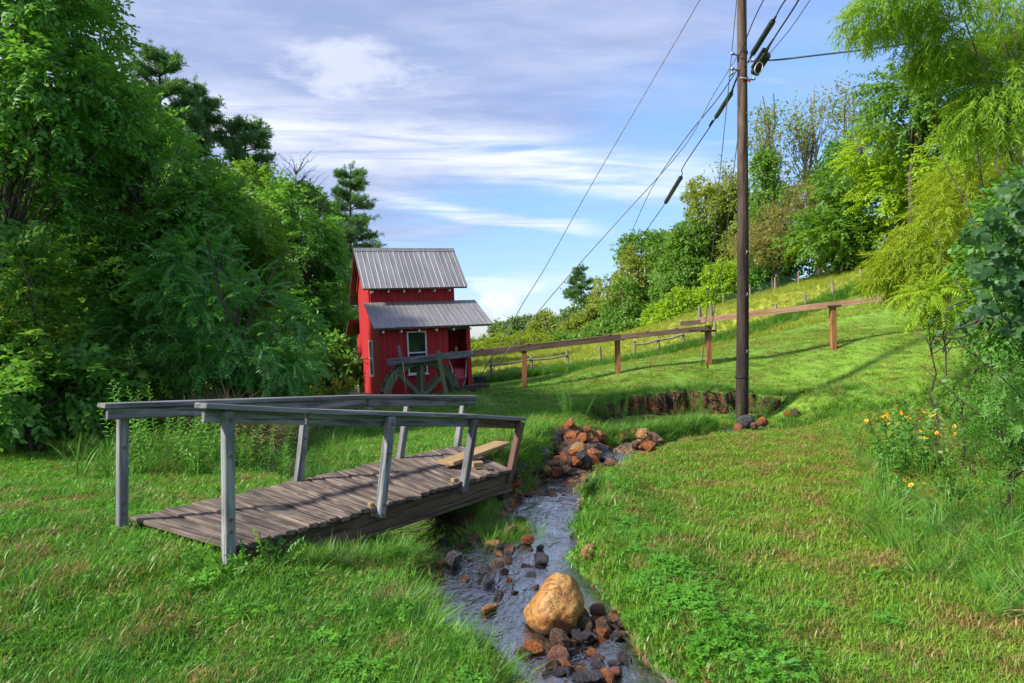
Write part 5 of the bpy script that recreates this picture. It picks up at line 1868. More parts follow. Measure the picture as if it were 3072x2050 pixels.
    tree("shrub", "green tangled bush below the grapevine at the right edge", "shrub", gbase(3010, 8.2), lobes_px(8.2, [(3010, 1120, 80, 70), (3080, 1040, 90, 90), (2960, 1180, 70, 45), (3080, 1220, 100, 80), (3020, 1000, 60, 50)], 0.6), "broad", "leaf_mid", 760, 0.5, 0.02, 20, R_, gap=-0.12, seed=162, stems=4, fork=0.1)
    tree("shrub", "leafy green bush in the rough grass at the right frame edge", "shrub", gbase(3040, 6.4), lobes_px(6.4, [(3060, 1140, 70, 70), (3090, 1260, 100, 100), (2990, 1240, 70, 45), (3020, 1320, 90, 50), (3070, 1420, 80, 50)], 0.3), "lance", "leaf_weed", 520, 0.45, 0.015, 18, R_, gap=-0.1, seed=164, stems=4, fork=0.1)
    tree("shrub", "leafy dark support bush inside the grapevine", "shrub", gbase(3120, 6.8), lobes_px(6.8, [(3050, 780, 70, 110), (3080, 640, 50, 90), (3030, 900, 60, 60), (3090, 980, 60, 70)], 0.5), "broad", "leaf_dark", 620, 0.6, 0.012, 26, R_, gap=-0.1, seed=163, stems=4, fork=0.1)


build_right_trees()


# ------------------------------------------------------------------ grapevine with separate big leaves
def build_vine():
    r = np.random.default_rng(77)
    base = Vector(gbase(3060, 6.2))
    root = empty("grapevine", base, "grapevine with large blue green lobed leaves at the right edge", "vine")
    ms = []
    for k in range(3):
        rr = np.random.default_rng(k)
        n = 23
        V = [(0, 0, 0.0)]
        for i in range(n):
            a = -math.pi * 0.88 + 2 * math.pi * 0.88 * i / (n - 1)
            lob = 1 + 0.26 * math.cos(3 * a) + 0.06 * math.cos(15 * a) + 0.05 * rr.normal()
            R0 = lob * (0.85 + 0.25 * math.cos(a))
            V.append((R0 * math.cos(a) * 0.5, R0 * math.sin(a) * 0.48, -0.10 * R0 * R0 + 0.05 * math.cos(5 * a)))
        F = [(0, i, i + 1) for i in range(1, n)]
        me = bpy.data.meshes.new("vine_leaf")
        me.from_pydata(V, [], F)
        me.materials.append(MAT["leaf_vine"])
        me.polygons.foreach_set("use_smooth", [True] * len(F))
        a = me.attributes.new("v", "FLOAT", "POINT")
        a.data.foreach_set("value", [0.1 + 0.4 * k] * len(V))
        ms.append(me)
    spots = []
    for (px, py, rx, ry, n) in ((2960, 690, 80, 60, 34), (3040, 610, 50, 80, 26), (2990, 800, 90, 60, 40), (2930, 960, 60, 45, 16), (3040, 930, 60, 80, 26), (2990, 880, 70, 40, 22), (3060, 720, 45, 100, 28)):
        for i in range(n):
            a, q = r.random() * 6.28, math.sqrt(r.random())
            spots.append((px + rx * q * math.cos(a), py + ry * q * math.sin(a), 5.9 + 0.7 * r.random()))
    for i, (px, py, D) in enumerate(spots):
        p = at(px, py, D)
        me = ms[i % 3]
        rot = Euler((R(62) + r.normal() * 0.4, r.normal() * 0.5, R(-20) + r.normal() * 0.8))
        o = link("leaf", me, root, p - base, rot, [0.085 + 0.085 * r.random()] * 3)
        o.rotation_mode = "XYZ"
    mb = MB()
    for i in range(5):
        a = Vector((0.45 + r.normal() * 0.12, r.normal() * 0.1, -0.1))
        px, py, D = spots[r.integers(len(spots))]
        limb(mb, a, at(px, py, D + 0.15) - base, 0.008, 0.004, r, 5, 0.15, 6)
    for (ax, ay, bx, by) in ((2960, 940, 2800, 1040), (2980, 980, 2830, 1050), (2900, 900, 2790, 965), (2940, 960, 2770, 1010)):
        limb(mb, at(ax, ay, 6.0) - base, at(bx, by, 5.8) - base, 0.008, 0.003, r, 4, -0.08, 6)
        for t in (0.4, 0.6, 0.75, 0.9, 1.0):
            p = at(ax + (bx - ax) * t, ay + (by - ay) * t, 5.9)
            link("leaf", ms[1], root, p - base, Euler((R(50) + r.normal() * 0.6, r.normal() * 0.6, r.normal())), [0.045 + 0.02 * r.random()] * 3)
    mb.build("stem", MAT["bark"], root, smooth=True)


build_vine()


# ------------------------------------------------------------------ stones
ROCK = {}


def rock_mesh(seed, flat=1.0, angular=0.6, sub=2):
    bm = bmesh.new()
    bmesh.ops.create_icosphere(bm, subdivisions=sub, radius=0.5)
    rr = np.random.default_rng(seed)
    planes = [(Vector(rr.normal(size=3)).normalized(), 0.30 + 0.16 * rr.random()) for _ in range(9)]
    for v in bm.verts:
        p = v.co.copy()
        for n_, d in planes:
            e = p.dot(n_) - d
            if e > 0:
                p -= n_ * e * angular
        p += v.co.normalized() * 0.055 * noise.noise(p * 3.0 + Vector((seed, 0, 0)))
        p.z *= flat
        v.co = p
    me = bpy.data.meshes.new("stone")
    bm.to_mesh(me)
    bm.free()
    me.polygons.foreach_set("use_smooth", [angular < 0.7] * len(me.polygons))
    return me


def rock_mat(name, ca, cb, cdark, rough=0.6, wet=0.0):
    m, T, out = new_mat(name)
    tc = T.node("ShaderNodeTexCoord")
    oi = T.node("ShaderNodeObjectInfo")
    sh = T.node("ShaderNodeVectorMath", {"operation": "ADD"})
    cb_ = T.node("ShaderNodeCombineXYZ")
    for i in range(3):
        T.l.new(T.math("MULTIPLY", oi.outputs["Random"], 30.0 + i), cb_.inputs[i])
    T.l.new(tc.outputs["Object"], sh.inputs[0])
    T.l.new(cb_.outputs[0], sh.inputs[1])
    n = T.noise(sh.outputs[0], 3.0, 6, 0.62, 0.4)
    n2 = T.noise(sh.outputs[0], 11.0, 5, 0.65)
    c = T.mix(T.step(n, 0.40, 0.60), ca, cb)
    c = T.mix(T.math("MULTIPLY", T.step(n2, 0.46, 0.62), 0.65 if name == "boulder_gold" else 0.8), c, cdark)
    principled(T, out, c, rough, T.math("ADD", n, T.math("MULTIPLY", n2, 0.8)), 0.45 if name == "boulder_gold" else 0.8, 0.05 if name == "boulder_gold" else 0.08, 0.0, 0.5)


rock_mat("stone_rust", (0.42, 0.135, 0.028), (0.27, 0.075, 0.022), (0.06, 0.021, 0.011), 0.36)
rock_mat("stone_brown", (0.14, 0.078, 0.046), (0.085, 0.046, 0.031), (0.025, 0.016, 0.013), 0.36)
rock_mat("stone_slate", (0.078, 0.073, 0.088), (0.046, 0.042, 0.052), (0.012, 0.011, 0.013), 0.32)
rock_mat("stone_tan", (0.44, 0.26, 0.10), (0.34, 0.165, 0.05), (0.10, 0.045, 0.018), 0.5)
rock_mat("stone_pink", (0.27, 0.125, 0.082), (0.18, 0.080, 0.055), (0.05, 0.024, 0.018), 0.4)
rock_mat("stone_grey", (0.33, 0.31, 0.27), (0.25, 0.24, 0.20), (0.12, 0.11, 0.09), 0.7)
rock_mat("boulder_gold", (0.46, 0.26, 0.07), (0.33, 0.14, 0.026), (0.12, 0.042, 0.012), 0.5)
_T = NT(MAT["boulder_gold"].node_tree)
_p = next(n for n in _T.n if n.type == "BSDF_PRINCIPLED")
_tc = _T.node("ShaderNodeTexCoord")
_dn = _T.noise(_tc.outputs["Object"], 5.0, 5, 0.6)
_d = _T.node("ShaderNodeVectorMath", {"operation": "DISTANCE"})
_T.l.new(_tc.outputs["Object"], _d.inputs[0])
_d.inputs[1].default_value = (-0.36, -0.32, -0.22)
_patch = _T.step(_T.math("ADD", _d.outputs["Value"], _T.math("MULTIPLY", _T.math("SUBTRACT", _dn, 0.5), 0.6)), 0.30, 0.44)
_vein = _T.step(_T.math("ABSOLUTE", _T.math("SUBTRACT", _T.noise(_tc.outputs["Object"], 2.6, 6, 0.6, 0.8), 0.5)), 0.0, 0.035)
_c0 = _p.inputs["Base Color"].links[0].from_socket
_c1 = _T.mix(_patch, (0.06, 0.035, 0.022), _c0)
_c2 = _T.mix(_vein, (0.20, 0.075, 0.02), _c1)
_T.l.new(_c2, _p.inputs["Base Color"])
SHAPES = {"blocky": [rock_mesh(s, 0.8, 0.92, 1) for s in (1, 2, 3, 8)], "flat": [rock_mesh(s, 0.42, 0.9, 2) for s in (4, 5, 6)], "rounded": [rock_mesh(s, 0.78, 0.55, 2) for s in (7, 9, 10)]}
_mesh_by = {}


def rock_me(shape, k, mat):
    key = (shape, k % len(SHAPES[shape]), mat)
    if key not in _mesh_by:
        me = SHAPES[shape][key[1]].copy()
        me.materials.clear()
        me.materials.append(MAT[mat])
        _mesh_by[key] = me
    return _mesh_by[key]


COLWORD = {"stone_rust": "rust orange", "stone_brown": "dark brown", "stone_slate": "slate grey", "stone_tan": "pale tan", "stone_pink": "pinkish brown", "stone_grey": "lichen grey"}


def build_stones():
    r = np.random.default_rng(88)
    # the great boulder
    me = rock_mesh(12, 0.95, 0.55, 4)
    for v in me.vertices:
        p = v.co
        v.co = p * (1 + 0.12 * noise.noise(p * 3 + Vector((3, 0, 0))) + 0.06 * noise.noise(p * 8) + 0.03 * noise.noise(p * 18))
    me.materials.append(MAT["boulder_gold"])
    c = hit(1672, 1912)
    c.y += 0.16
    c.z += 0.13
    o = link("boulder", me, None, c, (0.15, -0.75, 0.25), (0.46, 0.40, 0.35))
    tag(o, "big golden brown boulder at the stream's edge in the foreground", "boulder")
    k = 0

    def stone(px, py, D, wpx, shape, mat, label, hz=0.35, asp=1.0, group=None, lift=0.0):
        nonlocal k
        k += 1
        hh = wpx * (0.25 if shape == "flat" else 0.45)
        p = hit(px, py + hh)
        s = wpx / FPX * p.y * 1.2
        p.y += s * 0.3
        p.z += s * (0.10 if shape == "flat" else 0.26) + lift
        o = link("stone", rock_me(shape, k, mat), None, p, (r.normal() * 0.25, r.normal() * 0.25, r.random() * 6.28), (s, s * (0.7 + 0.3 * r.random()), s * asp))
        return tag(o, label, "stone", group or "stones along the stream")

    FG = [  # around the boulder
        (1795, 1835, 4.2, 50, "rounded", "stone_pink", "reddish stone leaning on the boulder's upper right"),
        (1815, 1880, 4.1, 66, "blocky", "stone_brown", "tall brown stone standing right of the boulder"),
        (1745, 1850, 4.1, 58, "rounded", "stone_brown", "round olive brown cobble tucked against the boulder's right side"),
        (1755, 1880, 3.95, 56, "rounded", "stone_brown", "round brown cobble below the olive one"),
        (1840, 1860, 4.05, 54, "blocky", "stone_pink", "pink tan angular stone in the gravel right of the boulder"),
        (1812, 1890, 3.9, 44, "blocky", "stone_rust", "bright rust stone in the middle of the foreground heap"),
        (1765, 1905, 3.85, 44, "flat", "stone_slate", "blue black stone below the brown cobbles"),
        (1725, 1895, 3.9, 40, "blocky", "stone_slate", "dark stone wedged under the boulder"),
        (1680, 1925, 3.8, 84, "blocky", "stone_brown", "dark block under the boulder's lower edge"),
        (1735, 1925, 3.75, 44, "flat", "stone_slate", "flat dark stone right of the dark block"),
        (1600, 1945, 3.8, 74, "flat", "stone_rust", "rust stone just below left of the boulder"),
        (1675, 1975, 3.7, 80, "flat", "stone_pink", "long brown red stone lying in the riffle below the boulder"),
        (1700, 2000, 3.6, 40, "blocky", "stone_rust", "small rust stone at the end of the long red one"),
        (1895, 1885, 3.95, 40, "blocky", "stone_brown", "dark rust stone at the right grass edge by the boulder"),
        (1860, 1905, 3.85, 40, "flat", "stone_pink", "flat pink stone at the right water edge"),
        (1770, 1685, 5.0, 56, "rounded", "stone_tan", "tan stone sitting in the grass above the boulder", 0.07),
        (1812, 1725, 4.75, 26, "rounded", "stone_rust", "small rust stone in the grass right of the tan one", 0.05),
        (1775, 1960, 3.65, 34, "flat", "stone_rust", "tiny orange stone in the foreground riffle"),
        (1850, 2020, 3.5, 60, "flat", "stone_pink", "flat reddish stone at the bottom edge of the stream"),
        (1750, 2035, 3.42, 60, "flat", "stone_slate", "dark flat stone at the bottom edge of the stream"),
    ]
    for px, py, D, w, sh, mt, lab, *up in FG:
        stone(px, py, D, w, sh, mt, lab, group="stones around the boulder", lift=up[0] if up else 0.0)
    MID = [
        (1358, 1678, 5.3, 74, "blocky", "stone_slate", "square grey block at the left side of the stream"),
        (1316, 1695, 5.2, 30, "blocky", "stone_rust", "rust wedge beside the square grey block"),
        (1270, 1690, 5.3, 42, "flat", "stone_rust", "orange stone at the left bank by the grey block"),
        (1585, 1620, 5.9, 42, "blocky", "stone_rust", "bright orange stone standing alone in midstream"),
        (1625, 1680, 5.2, 64, "flat", "stone_slate", "dark flat stone at the right of the stream below the orange one"),
        (1465, 1738, 4.9, 66, "flat", "stone_grey", "pale grey flat stone in the middle of the stream"),
        (1455, 1710, 5.1, 48, "flat", "stone_slate", "dark stone just above the pale grey flat one"),
        (1530, 1650, 5.6, 40, "flat", "stone_pink", "pink flat stone upstream of the pale grey one"),
        (1480, 1630, 5.8, 48, "flat", "stone_tan", "mossy tan stone near the head of the riffle"),
        (1520, 1595, 6.2, 60, "flat", "stone_pink", "long pinkish stone at the head of the riffle"),
        (1420, 1620, 5.9, 36, "blocky", "stone_pink", "small pinkish stone left of the mossy tan one"),
        (1495, 1785, 4.7, 30, "blocky", "stone_slate", "small black stone poking out of the stream centre"),
        (1528, 1740, 4.9, 22, "blocky", "stone_rust", "small upright brown stone right of the pale grey one"),
        (1280, 1725, 5.0, 40, "flat", "stone_rust", "rust sliver at the left waterline"),
        (1315, 1795, 4.6, 44, "blocky", "stone_grey", "grey white stone at the left bank"),
        (1470, 1825, 4.5, 58, "flat", "stone_tan", "pale tan slab under the clear water"),
        (1410, 1920, 4.05, 50, "flat", "stone_tan", "yellow tan slab under the water near the left grass"),
        (1620, 1645, 5.6, 26, "blocky", "stone_slate", "small dark stone beyond the dark flat one"),
        (1380, 1640, 5.6, 30, "flat", "stone_brown", "brown stone behind the square grey block"),
        (1560, 1560, 6.7, 40, "flat", "stone_brown", "brown stone where the side channel joins"),
    ]
    for px, py, D, w, sh, mt, lab in MID:
        stone(px, py, D, w, sh, mt, lab, group="stones in the stream below the bridge", hz=0.25)
    HEAP = [
        (1743, 1388, 8.5, 46, "blocky", "stone_slate", "big slate wedge in front of the rust heap"),
        (1693, 1388, 8.8, 42, "blocky", "stone_rust", "round faced orange stone in the rust heap"),
        (1631, 1382, 8.8, 38, "rounded", "stone_grey", "lichen grey stone half in the bank grass", 0.08),
        (1725, 1320, 10.3, 52, "flat", "stone_rust", "large red brown slab at the back of the rust heap"),
        (1762, 1302, 10.6, 28, "blocky", "stone_tan", "tan capstone on top of the rust heap"),
        (1785, 1322, 10.3, 36, "blocky", "stone_rust", "orange block below the tan capstone"),
        (1812, 1362, 9.2, 56, "flat", "stone_slate", "long slate slab on the right of the rust heap"),
        (1822, 1380, 8.9, 60, "flat", "stone_slate", "second slate slab below the first"),
        (1835, 1398, 8.7, 50, "flat", "stone_pink", "pinkish flat slab at the grass edge of the rust heap"),
        (1700, 1420, 8.3, 40, "blocky", "stone_brown", "brown block at the foot of the rust heap"),
        (1560, 1412, 7.6, 48, "rounded", "stone_slate", "dark rounded stone at the end of the bridge deck"),
        (1540, 1440, 7.35, 40, "rounded", "stone_slate", "blue black cobble below the dark rounded stone"),
        (1517, 1425, 7.3, 24, "blocky", "stone_rust", "orange stone against the bridge end"),
        (1505, 1455, 7.0, 38, "rounded", "stone_slate", "grey cobble under the bridge corner"),
        (1642, 1420, 8.2, 40, "blocky", "stone_tan", "yellow brown stone left of the round faced orange one"),
        (1668, 1400, 8.6, 30, "blocky", "stone_rust", "small orange stone between the grey and the round faced ones"),
        (1940, 1312, 10.9, 58, "blocky", "stone_tan", "big tan orange stone in the second heap"),
        (1966, 1318, 10.9, 40, "blocky", "stone_pink", "reddish block right of the big tan orange stone"),
        (1880, 1308, 11.2, 46, "flat", "stone_tan", "yellow stone at the left of the second heap"),
        (1950, 1345, 10.3, 40, "blocky", "stone_rust", "bright orange stone low in the second heap"),
        (1908, 1345, 10.3, 34, "blocky", "stone_pink", "small pink stone low in the second heap"),
        (2243, 1272, 13.1, 48, "rounded", "stone_slate", "purple grey stone at the foot of the utility pole"),
        (2292, 1272, 13.4, 36, "rounded", "stone_rust", "orange stone right of the utility pole"),
        (2218, 1290, 12.6, 36, "flat", "stone_rust", "flat rust stone left below the purple grey one"),
        (2266, 1282, 13.0, 30, "blocky", "stone_pink", "small pink stone between the pole's two stones"),
        (2390, 1246, 15.2, 34, "blocky", "stone_brown", "brown stone further up the gully right of the pole"),
        (2365, 1252, 14.9, 24, "blocky", "stone_rust", "small rust stone beside the brown gully stone"),
    ]
    for px, py, D, w, sh, mt, lab, *up in HEAP:
        stone(px, py, D, w, sh, mt, lab, group="stones of the heaps above the bridge", lift=up[0] if up else 0.05)
    # fill of the heaps
    def fill(n, poly, word, mats, w0, w1, lift, probs):
        """poly: photographed spine of the heap (px, py, spread px, spread py)"""
        for i in range(n):
            f = r.random() * (len(poly) - 1)
            j = int(f)
            f -= j
            q = [poly[j][e] * (1 - f) + poly[j + 1][e] * f for e in range(4)]
            ex, ey = 2 * r.random() - 1, 2 * r.random() - 1
            p = hit(q[0] + q[2] * ex, q[1] + q[3] * ey)
            where = ("upper", "middle", "lower")[min(int((j + f) / (len(poly) - 1) * 3), 2)] + " " + ("left", "centre", "right")[min(int((ex + 1) * 1.5), 2)]
            w = w0 + (w1 - w0) * r.random() ** 1.6
            mt = mats[r.choice(len(mats), p=probs)]
            sh = ("blocky", "flat", "rounded")[r.choice(3, p=(0.5, 0.35, 0.15) if lift > 0.05 else (0.18, 0.74, 0.08))]
            s = w
            z = p.z + (s * 0.18 + lift * r.random() ** 1.5 if lift > 0 else s * 0.02)
            o = link("stone", rock_me(sh, i, mt), None, (p.x, p.y, z), (r.normal() * 0.35, r.normal() * 0.35, r.random() * 6.28), (s, s * (0.65 + 0.4 * r.random()), s * (0.8 + 0.3 * r.random())))
            size = "small" if w < w0 + (w1 - w0) * 0.45 else "fist sized"
            tag(o, f"{size} {COLWORD[mt]} {sh} stone, {where} of {word}", "stone", f"stones in {word}")
    A5 = ["stone_rust", "stone_brown", "stone_slate", "stone_tan", "stone_pink"]
    fill(95, [(1745, 1312, 45, 12), (1755, 1345, 60, 14), (1740, 1380, 75, 14), (1720, 1405, 70, 12)], "the rust heap", A5, 0.13, 0.32, 0.16, (0.44, 0.24, 0.16, 0.06, 0.10))
    fill(45, [(1690, 1415, 40, 12), (1640, 1430, 40, 12), (1570, 1445, 40, 12), (1535, 1460, 25, 14)], "the lower tail of the rust heap", A5, 0.09, 0.20, 0.08, (0.40, 0.26, 0.18, 0.06, 0.10))
    fill(34, [(1865, 1318, 20, 8), (1930, 1335, 30, 16), (1970, 1340, 20, 14)], "the second heap", ["stone_rust", "stone_brown", "stone_tan", "stone_pink"], 0.10, 0.25, 0.10, (0.4, 0.3, 0.15, 0.15))
    fill(26, [(1790, 1860, 45, 30), (1820, 1900, 50, 25), (1740, 1930, 50, 25)], "the gravel beside the boulder", ["stone_rust", "stone_brown", "stone_slate", "stone_pink"], 0.05, 0.10, 0.03, (0.3, 0.3, 0.2, 0.2))
    fill(52, [(1420, 1620, 120, 22), (1450, 1680, 170, 30), (1470, 1770, 150, 45)], "the riffle below the bridge", ["stone_rust", "stone_brown", "stone_slate", "stone_pink"], 0.05, 0.15, 0.0, (0.14, 0.30, 0.46, 0.10))
    fill(20, [(1620, 1990, 70, 30), (1740, 2010, 80, 30), (1850, 2000, 70, 35)], "the bottom riffle", ["stone_rust", "stone_brown", "stone_slate"], 0.06, 0.15, 0.0, (0.2, 0.35, 0.45))
    fill(12, [(1530, 1490, 20, 12), (1560, 1500, 30, 12)], "the gravel under the bridge corner", ["stone_rust", "stone_tan"], 0.06, 0.10, 0.02, (0.7, 0.3))
    # pebbles as one mass
    V, F, off = [], [], 0
    src = [rock_mesh(s, 0.6, 0.8, 1) for s in (21, 22, 23)]
    arr = [(np.array([v.co for v in m.vertices]), np.array([list(p.vertices) for p in m.polygons])) for m in src]
    pts = []
    for (ax, ay, aw), (bx, by, bw) in list(zip(CREEK[1:-1], CREEK[2:]))[:13]:
        L = math.hypot(bx - ax, by - ay)
        for i in range(int(L * 170)):
            t = r.random()
            w = (aw + t * (bw - aw)) + 0.16
            nx_, ny_ = -(by - ay) / L, (bx - ax) / L
            q = (r.random() * 2 - 1) * w
            pts.append((ax + t * (bx - ax) + nx_ * q, ay + t * (by - ay) + ny_ * q))
    pts = np.array(pts)
    zz = gz(pts[:, 0], pts[:, 1])
    cid = []
    for i, (x, y) in enumerate(pts):
        tv, tf = arr[i % 3]
        s = 0.02 + 0.05 * r.random() ** 2
        a = r.random() * 6.28
        M = np.array([[math.cos(a), -math.sin(a), 0], [math.sin(a), math.cos(a), 0], [0, 0, 1]]) * s
        V.append(tv @ M.T + np.array([x, y, zz[i] + s * 0.15]))
        F.append(tf + off)
        cid.append(np.full(len(tv), r.random()))
        off += len(tv)
    m, T, out = new_mat("pebble_mix")
    a_ = T.node("ShaderNodeAttribute", {"attribute_name": "v"})
    cr = T.node("ShaderNodeValToRGB", i0=a_.outputs["Fac"])
    cr.color_ramp.interpolation = "CONSTANT"
    els = cr.color_ramp.elements
    cols = [(0.05, 0.045, 0.05), (0.12, 0.07, 0.045), (0.25, 0.10, 0.035), (0.10, 0.095, 0.10), (0.30, 0.19, 0.10), (0.06, 0.04, 0.03)]
    for i, c in enumerate(cols):
        e = els[i] if i < 2 else els.new(i / len(cols))
        e.position = i / len(cols)
        e.color = (*c, 1)
    principled(T, out, cr.outputs[0], 0.4, None, spec=0.5)
    me = mesh_np("pebbles", np.concatenate(V), np.concatenate(F), [m], False, {"v": ("FLOAT", "POINT", np.concatenate(cid).astype(np.float32))})
    tag(link("pebbles", me), "wet mixed pebbles lining the stream bed", kind="stuff")


build_stones()


def build_bank_detail():
    r = np.random.default_rng(31)
    arr = []
    for s in (31, 32, 33):
        m_ = rock_mesh(s, 0.8, 0.7, 1)
        arr.append((np.array([v.co for v in m_.vertices]), np.array([list(p.vertices) for p in m_.polygons])))
    V, F, A, off = [], [], [], 0
    n = 300
    xs = 1.3 + 4.6 * r.random(n)
    ys = np.interp(xs, CLIFF[:, 0], CLIFF[:, 1]) + 0.10 * np.sin(xs * 5.3) + 0.07 * np.sin(xs * 13.0 + 1) + 0.05 * np.sin(xs * 29.0 + 2) - 0.02 - 0.42 * r.random(n) ** 1.3
    zs = gz(xs, ys)
    for i in range(n):
        tv, tf = arr[i % 3]
        s = 0.03 + 0.08 * r.random() ** 2
        a = r.random() * 6.28
        M = np.array([[math.cos(a), -math.sin(a), 0], [math.sin(a), math.cos(a), 0], [0, 0, 1]]) * s
        V.append(tv @ M.T + np.array([xs[i], ys[i], zs[i] + 0.02]))
        F.append(tf + off)
        A.append(np.full(len(tv), r.random()))
        off += len(tv)
    m, T, out = new_mat("soil_clod")
    a_ = T.node("ShaderNodeAttribute", {"attribute_name": "v"})
    c = T.mix(a_.outputs["Fac"], (0.020, 0.013, 0.009), (0.075, 0.036, 0.018))
    c = T.mix(T.step(a_.outputs["Fac"], 0.93, 0.95), c, (0.17, 0.07, 0.025))
    principled(T, out, c, 0.95)
    me = mesh_np("soil_clods", np.concatenate(V), np.concatenate(F), [m], False, {"v": ("FLOAT", "POINT", np.concatenate(A).astype(np.float32))})
    tag(link("soil_clods", me), "crumbling dark soil clods on the eroded bank", kind="stuff")
    mb = MB()
    for i in range(70):
        x = 1.4 + 4.6 * r.random()
        y = float(np.interp(x, CLIFF[:, 0], CLIFF[:, 1])) + 0.10 * math.sin(x * 5.3) + 0.07 * math.sin(x * 13 + 1) + 0.05 * math.sin(x * 29 + 2) + 0.03
        z = gz1(x, y) + 0.01
        L = 0.10 + 0.22 * r.random()
        mb.tube([(x, y, z), (x + 0.02 * r.normal(), y - 0.10, z - 0.2 * L), (x + 0.05 * r.normal(), y - 0.17 - 0.08 * r.random(), z - L)], [0.006, 0.005, 0.002], 3, cap=False)
    tag(mb.build("hanging_roots", MAT["leaf_dead"]), "dry roots and grass hanging over the eroded bank", kind="stuff")


build_bank_detail()


# ------------------------------------------------------------------ grass
def tuft(kind, seed):
    r = np.random.default_rng(seed)
    V, F, A = [], [], []

    def blade(x, y, h, w, az, bend, segs):
        k = len(V)
        dx, dy = math.cos(az), math.sin(az)
        sx, sy = -dy, dx
        tone = r.random()
        for i in range(segs):
            t = i / segs
            u = bend * t * t * h
            z = h * t * (1 - 0.25 * bend * t)
            ww = w * (1 - 0.75 * t ** 1.5) / 2
            V.append((x + dx * u - sx * ww, y + dy * u - sy * ww, z))
            V.append((x + dx * u + sx * ww, y + dy * u + sy * ww, z))
            A.extend([tone, tone])
        t = 1
        V.append((x + dx * bend * h, y + dy * bend * h, h * (1 - 0.25 * bend) * (1 - 0.3 * max(bend - 0.7, 0))))
        A.append(tone)
        for i in range(segs - 1):
            a = k + 2 * i
            F.append((a, a + 1, a + 3))
            F.append((a, a + 3, a + 2))
        a = k + 2 * (segs - 1)
        F.append((a, a + 1, a + 2))
    if kind == "lawn":
        for i in range(34):
            q, a = 0.10 * math.sqrt(r.random()), r.random() * 6.28
            blade(q * math.cos(a), q * math.sin(a), 0.018 + 0.05 * r.random() ** 1.5, 0.0042 + 0.0035 * r.random(), r.random() * 6.28, 0.2 + 1.5 * r.random(), 2)
    elif kind == "long":
        for i in range(30):
            q, a = 0.10 * math.sqrt(r.random()), r.random() * 6.28
            blade(q * math.cos(a), q * math.sin(a), 0.22 + 0.30 * r.random(), 0.007 + 0.005 * r.random(), a + r.normal() * 0.7, 0.35 + 0.9 * r.random(), 4)
    elif kind == "meadow":
        for i in range(26):
            q, a = 0.16 * math.sqrt(r.random()), r.random() * 6.28
            blade(q * math.cos(a), q * math.sin(a), 0.16 + 0.22 * r.random(), 0.012, r.random() * 6.28, 0.2 + 0.5 * r.random(), 2)
    elif kind == "clover":
        for i in range(22):
            q, a = 0.10 * math.sqrt(r.random()), r.random() * 6.28
            x, y, h = q * math.cos(a), q * math.sin(a), 0.03 + 0.05 * r.random()
            tone = r.random()
            k = len(V)
            V.extend([(x - 0.001, y, 0), (x + 0.001, y, 0), (x, y, h)])
            A.extend([tone] * 3)
            F.append((k, k + 1, k + 2))
            b0 = r.random() * 6.28
            tx, ty = r.normal() * 0.25, r.normal() * 0.25
            for j in range(3):
                b = b0 + j * 2.09
                L = 0.017 + 0.006 * r.random()
                k = len(V)
                pts = [(0, 0), (0.55, 0.42), (1.0, 0.30), (1.0, -0.30), (0.55, -0.42)]
                for (u, v) in pts:
                    px_, py_ = L * (u * math.cos(b) - v * math.sin(b)), L * (u * math.sin(b) + v * math.cos(b))
                    V.append((x + px_, y + py_, h + tx * px_ + ty * py_))
                    A.append(tone)
                F.extend([(k, k + 1, k + 2), (k, k + 2, k + 3), (k, k + 3, k + 4)])
    return np.array(V), np.array(F), np.array(A, dtype=np.float32)


def tuft_collection(kind, mat, n=6):
    c = bpy.data.collections.new("tufts_" + kind)
    for i in range(n):
        V, F, A = tuft(kind, 300 + i)
        me = mesh_np("tuft", V, F, [MAT[mat]], False, {"v": ("FLOAT", "POINT", A)})
        o = bpy.data.objects.new(f"tuft_{kind}_{i}", me)
        c.objects.link(o)
    return c


_groups = {}


def scatter_group(coll):
    g = bpy.data.node_groups.new("scatter_" + coll.name, "GeometryNodeTree")
    g.interface.new_socket("Geometry", in_out="INPUT", socket_type="NodeSocketGeometry")
    g.interface.new_socket("Geometry", in_out="OUTPUT", socket_type="NodeSocketGeometry")
    N = g.nodes
    i = N.new("NodeGroupInput")
    o = N.new("NodeGroupOutput")
    iop = N.new("GeometryNodeInstanceOnPoints")
    ci = N.new("GeometryNodeCollectionInfo")
    ci.inputs["Collection"].default_value = coll
    ci.inputs["Separate Children"].default_value = True
    ci.inputs["Reset Children"].default_value = True
    iop.inputs["Pick Instance"].default_value = True
    for nm, typ, sock in (("idx", "INT", "Instance Index"), ("rot", "FLOAT_VECTOR", "Rotation"), ("scl", "FLOAT_VECTOR", "Scale")):
        a = N.new("GeometryNodeInputNamedAttribute")
        a.data_type = typ
        a.inputs["Name"].default_value = nm
        g.links.new(a.outputs["Attribute"], iop.inputs[sock])
    g.links.new(i.outputs[0], iop.inputs["Points"])
    g.links.new(ci.outputs[0], iop.inputs["Instance"])
    g.links.new(iop.outputs[0], o.inputs[0])
    return g


